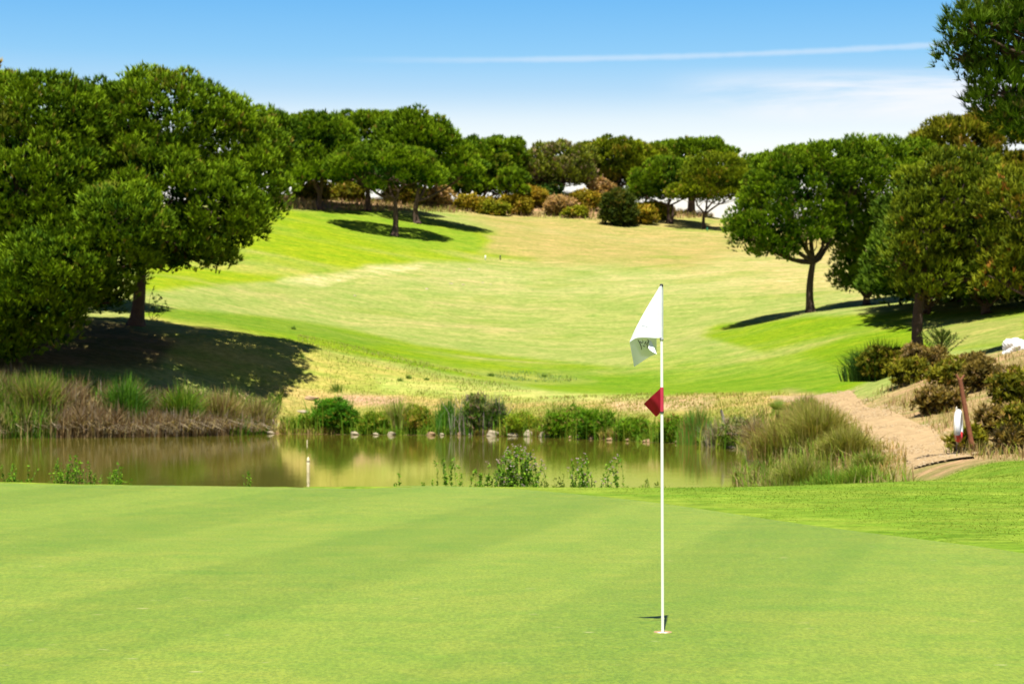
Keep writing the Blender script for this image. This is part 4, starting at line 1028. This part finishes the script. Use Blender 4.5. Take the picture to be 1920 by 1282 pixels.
flat_rock(1904, 657, 46, 34, 'bright white rock beside the lawn at the right edge', M_rock, 60, 5)
for i, (px, py, w) in enumerate([(845,533,10),(868,535,7),(880,505,8),(800,543,8),(665,555,7),(1180,418,12),(905,530,6),(920,534,5)]):
    labs = ['pale patch stone left in the middle of the fairway','small pale stone next to the middle fairway patch','tiny stone high on the fairway','pale stone low left of the fairway middle','small stone at the left of the fairway','pale stone on the dry slope below the evergreen','tiny stone right of the fairway middle','faintest stone at the right of the fairway middle']
    flat_rock(px, py, w, w*.4, labs[i], M_stone)

o = link('path_pebbles', _lit, M_blade); tag(o, 'loose pebbles and crumbs of soil strewn over the dirt path', 'pebbles', kind='stuff')
# ---------------------------------------------------------------- marker posts
M_white = simple('white_paint', (.8, .8, .78), .45, .06, 20, spec=.4)
M_yel = simple('weathered_cream_paint', (.72, .62, .38), .7, .25, 12)
M_dark = simple('dark_plastic', (.03, .03, .03), .5, .2, 10)
M_greenp = simple('green_paint', (.02, .25, .12), .5, .1, 10)
def lathe(name, prof, seg=16):
    n = len(prof); th = np.linspace(0, 2*math.pi, seg, endpoint=False); V = []
    for r, z in prof: V.append(np.c_[np.cos(th)*r, np.sin(th)*r, np.full(seg, z)])
    ii = np.arange(n*seg).reshape(n, seg); i2 = np.roll(ii, -1, 1)
    Q = np.stack([ii[:-1], i2[:-1], i2[1:], ii[1:]], -1).reshape(-1, 4); V = np.concatenate(V)
    me = np_mesh(name, V, quads=Q); bm = bmesh.new(); bm.from_mesh(me)
    bm.verts.ensure_lookup_table()
    for ring in (list(range(seg))[::-1], list(range((n-1)*seg, n*seg))):
        try: bm.faces.new([bm.verts[i] for i in ring])
        except ValueError: pass
    bm.to_mesh(me); bm.free(); return me
Yw = 3.1*F/(885-HZ)
t = empty('marker_post', ((578-960)*Yw/F, Yw, WATER), 'weathered cream marker post with dark ring standing in the open pond', 'marker post')
link('post', lathe('post', [(.042,-.8),(.045,.02),(.05,.1),(.045,.2),(.05,.30),(.044,.31),(.046,.33),(.036,.43),(.012,.47),(.001,.475)]), M_yel, t, smooth=True)
link('band', lathe('band', [(.0495,.322),(.052,.325),(.052,.345),(.0485,.348)]), M_dark, t)
Yw2 = 3.1*F/(832-HZ)
t = empty('marker_post', ((576-960)*Yw2/F, Yw2, WATER), 'tiny cream marker tip farther out in the pond near the far shore', 'marker post')
link('post', lathe('post', [(.022,-.8),(.022,.05),(.018,.14),(.008,.17),(.001,.175)]), M_yel, t, smooth=True)
for px, py, h, m, lab, cap in [(910,488,9,M_white,'short white stake on the slope under the lone umbrella pine','w'),(938,488,9,M_dark,'short dark stake right of the white stake on the slope','d'),(1326,434,7,M_greenp,'small green stake in the shade edge under the forked ridge pine','g')]:
    p = hit(px, py, 86); hh = h*p[1]/F
    t = empty('distance_stake', p, lab, 'stake')
    link('stake', lathe('stake', [(.06,-.1),(.06,hh*.9),(.04,hh*.97),(.01,hh)], 8), m, t)

# leaning rusty pole and life ring
M_rust = simple('rusty_metal', (.20, .07, .03), .75, .4, 6, .3)
pb = on(1826, 46.0); zt = EYE+(HZ-703)*46.0/F
pb = np.array([(1826-960)*46/F, 46.0, gz((1826-960)*46/F, 46.)])
t = empty('leaning_pole', pb-np.array([0, 0, .1]), 'rust brown pole leaning left out of the scrub on the right bank', 'pole')
dxp = (1800-1826)*46/F
link('pole', tubes_mesh('pole', [(np.array([(0, 0, 0), (dxp*.5, .02, (zt-pb[2])*.5), (dxp, 0, zt-pb[2])]), [.06, .055, .05])], 10), M_rust, t, smooth=True)
link('fork', tubes_mesh('fork', [([(dxp, 0, zt-pb[2]-.05), (dxp-.09, 0, zt-pb[2]+.12)], [.035, .02]), ([(dxp, 0, zt-pb[2]-.05), (dxp+.10, 0, zt-pb[2]+.10)], [.035, .02])], 8), M_rust, t, smooth=True)

Yr = 45.0; cz = EYE+(HZ-798)*Yr/F; cx = (1797-960)*Yr/F
gzr = gz(cx, Yr+.05)
t = empty('ring_stand', (cx-.02, Yr+.1, gzr), 'thin grey stake that carries the life ring beside the path', 'stake')
link('stake', tubes_mesh('stake', [([(0, 0, -.1), (0, 0, cz+.42-gzr)], [.016, .014])], 8), M_twig, t)
t = empty('life_ring', (cx, Yr, cz), 'white life ring with red lower part hung beside the dirt path', 'life ring', rz=R(72))
M_redp = simple('red_vinyl', (.50, .03, .03), .5, .1, 8)
def torus_arc(name, R0, r0, a0, a1, n=28, seg=12):
    a = np.linspace(a0, a1, n); pts = np.c_[np.cos(a)*R0, np.zeros(n), np.sin(a)*R0]; V = []
    th = np.linspace(0, 2*math.pi, seg, endpoint=False)
    for k in range(n):
        e = np.array([math.cos(a[k]), 0, math.sin(a[k])])
        V.append(pts[k] + r0*(np.cos(th)[:, None]*e + np.sin(th)[:, None]*np.array([0, 1., 0])))
    ii = np.arange(n*seg).reshape(n, seg); i2 = np.roll(ii, -1, 1)
    return np_mesh(name, np.concatenate(V), quads=np.stack([ii[:-1], ii[1:], i2[1:], i2[:-1]], -1).reshape(-1, 4))
link('white_segment', torus_arc('white_segment', .30, .075, R(-35), R(215)), M_white, t, smooth=True)
link('red_segment', torus_arc('red_segment', .30, .077, R(214), R(326), 16), M_redp, t, smooth=True)
rope = [(math.cos(R(a))*(.40+.05*math.sin(R(a*4))), .03, math.sin(R(a))*(.40+.05*math.sin(R(a*4)))) for a in range(40, 321, 8)]
link('rope', tubes_mesh('rope', [(rope, [.009]*len(rope))], 6), simple('rope', (.6,.55,.42), .9, .2, 20), t, smooth=True)

# ---------------------------------------------------------------- the flagstick
YH = HOLE[1]; pm = YH/F
def fp(px, py, dy=0.0): return np.array([(px-960)*(YH+dy)/F - HOLE[0], dy, EYE + (HZ-py)*(YH+dy)/F])
M_fabric = None
def cloth_mat(name, col, trans=.12):
    m, q = new_mat(name); t_ = q.n('ShaderNodeTexCoord').outputs['Object']
    wv = q.noise(q.mapping(t_, (260, 260, 260)), 1.0, 2, .6); n_ = q.noise(t_, 9, 4, .6)
    c = q.mix(n_, tuple(x*.93 for x in col), col)
    d = q.n('ShaderNodeBsdfPrincipled', i_Base_Color=c, i_Roughness=.75); d.inputs['Specular IOR Level'].default_value = .2
    bp = q.n('ShaderNodeBump', i_Height=q.math('ADD', q.math('MULTIPLY', wv, .15), n_), i_Strength=.25, i_Distance=.01); q.set(d.inputs['Normal'], bp.outputs[0])
    tr = q.n('ShaderNodeBsdfTranslucent', i_Color=c)
    mx = q.n('ShaderNodeMixShader', i_0=trans, i_1=d.outputs[0], i_2=tr.outputs[0]); q.n('ShaderNodeOutputMaterial', i_Surface=mx.outputs[0]); return m
M_flag = cloth_mat('white_flag_cloth', (.81, .83, .88), .14); M_redc = cloth_mat('red_pennant_cloth', (.40, .014, .03), .18)
M_ink = simple('black_print', (.015, .015, .02), .7, .1, 10); M_inkb = simple('faded_blue_print', (.45, .48, .62), .7, .1, 10)
M_pole = simple('pole_gloss_white', (.80, .80, .72), .35, .05, 4)
t = empty('flagstick', (HOLE[0], HOLE[1], 0), 'tall white golf flagstick with limp white flag and small red pennant standing in the hole', 'golf flag')
top = fp(1240.2, 537)
def pole_at(py): f = (1188-py)/(1188-537.); return np.array([0, 0, 0])*(1-f) + np.array([top[0], 0, top[2]])*f
link('pole', tubes_mesh('pole', [([(0, 0, -.10), tuple(pole_at(900)), tuple(pole_at(637))], [.0095, .0095, .0092]), ([tuple(pole_at(637)), tuple(pole_at(537))], [.0065, .0062])], 16), M_pole, t, smooth=True)
capm = lathe('cap', [(.0085, -.002), (.0105, .002), (.0105, .010), (.007, .015), (.001, .0155)]); link('cap', capm, M_dark, t, loc=tuple(top), smooth=True)
cl = lathe('clip', [(.0098, -.008), (.0118, -.006), (.0118, .006), (.0098, .008)]); link('clip', cl, simple('grey_clip', (.35,.36,.36), .4, .1, 5), t, loc=tuple(pole_at(636)))
# flag: front panel falls from the hoist to the outer fold, back panel hangs under and behind it
def patch(name, top_curve, bot_curve, n=26, m=22, wave=0.004, thick=.0012):
    def rs(C, k):
        C = np.array(C, float); tt = np.linspace(0, 1, len(C)); q = np.linspace(0, 1, k)
        # smooth (Catmull-like) by piecewise cubic through numpy interpolation of a chaikin curve
        for _ in range(3):
            A = .75*C[:-1]+.25*C[1:]; B = .25*C[:-1]+.75*C[1:]
            C = np.vstack([C[:1], np.stack([A, B], 1).reshape(-1, 3), C[-1:]])
        d = np.r_[0, np.cumsum(np.linalg.norm(np.diff(C, axis=0), axis=1))]; d /= d[-1]
        return np.stack([np.interp(q, d, C[:, i]) for i in range(3)], 1)
    A, B = rs(top_curve, n), rs(bot_curve, n)
    V = []
    for j in range(m):
        f = j/(m-1); L_ = A*(1-f)+B*f
        L_ = L_.copy(); s = np.linspace(0, 1, n)
        L_[:, 1] += wave*np.sin(s*7+f*3)*np.sin(math.pi*s)*(1)
        V.append(L_)
    V = np.concatenate(V); ii = np.arange(n*m).reshape(m, n)
    return np_mesh(name, V, quads=np.stack([ii[:-1, :-1], ii[:-1, 1:], ii[1:, 1:], ii[1:, :-1]], -1).reshape(-1, 4))
flag = bpy.data.objects.new('flag', None); 
# fabric around the pole (hem) joins the front panel
fm = patch('flag', [fp(1243.6,535,.006), fp(1241,535,-.012), fp(1236,537,-.014), fp(1232,545,-.016)], [fp(1243.6,633,.006), fp(1241,633,-.013), fp(1236,633.5,-.015), fp(1228,634,-.020)], n=14, m=24, wave=0)
f2 = patch('flag2', [fp(1232.0,545,-.016), fp(1219,566,-.022), fp(1204,592,-.024), fp(1188,622,-.016), fp(1180.5,641,-.0)], [fp(1228,634,-.020), fp(1218,633,-.03), fp(1205,632.5,-.034), fp(1191,633.5,-.024), fp(1180.5,641.5,0.0)], n=40, m=24, wave=.003)
f3 = patch('flag3', [fp(1180.5,641,.000), fp(1190,634,-.010), fp(1204,632,-.012), fp(1218,632,-.008), fp(1231,633,.010)], [fp(1189,687.5,.085), fp(1199,681,.10), fp(1210,673.5,.105), fp(1221,667,.10), fp(1231,663.5,.085)], n=40, m=26, wave=.006)
# the returned corner of the fly, turned up and catching the sun
f4 = patch('flag4', [fp(1219,635,.016), fp(1222,641,.012), fp(1227,652,.000), fp(1231.5,663.5,-.010)], [fp(1215.5,652,-.020), fp(1218,656,-.022), fp(1224,660,-.020), fp(1231.5,664,-.012)], n=14, m=10, wave=0)
bm = bmesh.new()
for x in (fm, f2, f3, f4): bm.from_mesh(x)
bmesh.ops.remove_doubles(bm, verts=bm.verts, dist=.0004)
me = bpy.data.meshes.new('flag'); bm.to_mesh(me); bm.free()
fo = link('flag', me, M_flag, t, smooth=True)
def stroke(pts2, mat, w, name, dy):
    pts = [fp(x, y, d) for x, y, d in pts2]
    link(name, tubes_mesh(name, [(pts, [w]*len(pts))], 6), mat, fo)
def bdep(py): return .0 + (py-633)/(687-633)*.092 - .006
def st_(L): return [(x, y, bdep(y)) for x, y in L]
# print on the hanging panel: a column of lettering-like dark strokes
for L in ([(1196,637),(1198,640),(1200,644),(1202,649),(1203,655)], [(1200,640),(1203,643)], [(1204,637),(1206,640),(1204,643)], [(1209,637),(1213,636),(1216,638),(1215,643),(1212,645)],
          [(1211,640),(1209,645)], [(1206,648),(1209,650)], [(1213,646),(1215,650),(1213,652)]):
    stroke(st_(L), M_ink, .0022, 'print', 0)
stroke([(1203,611,-.030),(1207,610,-.031),(1211,612,-.031),(1214,613,-.031)], M_inkb, .0015, 'print', 0)
# red sleeve and pennant
sl0, sl1 = pole_at(773), pole_at(726)
link('sleeve', tubes_mesh('sleeve', [([tuple(sl0), tuple(sl1)], [.0112, .0112])], 16), simple('red_sleeve', (.50, .03, .07), .45, .1, 10), t, smooth=True)
link('sleeve_ring', tubes_mesh('sleeve_ring', [([tuple(pole_at(774.5)), tuple(pole_at(771.5))], [.0125, .0125])], 16), M_dark, t, smooth=True)
pn = patch('pennant', [fp(1239,727,-.004), fp(1228,737,.004), fp(1217,747,.012), fp(1207,757,.016)], [fp(1239,771,.02), fp(1236,776,.045), fp(1231,781,.070), fp(1229,780,.072)], n=20, m=18, wave=.004)
link('pennant', pn, M_redc, t, smooth=True)

# the hole
t = empty('golf_hole', (HOLE[0], HOLE[1], 0), 'round cup cut in the green with pale rim at the foot of the flagstick', 'golf hole')
def cyl_in(name, r0, r1, z0, z1, seg=40):
    th = np.linspace(0, 2*math.pi, seg, endpoint=False)
    prof = [(r0, z1), (r0, z0), (r1, z0), (r1, z1)]
    V = np.concatenate([np.c_[np.cos(th)*r, np.sin(th)*r, np.full(seg, z)] for r, z in prof]); ii = np.arange(4*seg).reshape(4, seg); i2 = np.roll(ii, -1, 1)
    ii = np.vstack([ii, ii[:1]]); i2 = np.vstack([i2, i2[:1]])
    return np_mesh(name, V, quads=np.stack([ii[:-1], i2[:-1], i2[1:], ii[1:]], -1).reshape(-1, 4))
zg = float(Vgn[0, 2])
link('soil_rim', cyl_in('soil_rim', .0535, .0555, zg-.03, zg+.002), simple('soil_rim', (.34,.22,.12), .9, .3, 30), t)
link('cup_liner', cyl_in('cup_liner', .0505, .0533, -.16, zg-.008), M_white, t, smooth=False)
link('cup_floor', lathe('cup_floor', [(.0532, -.165), (.0532, -.158)], 32), M_white, t)
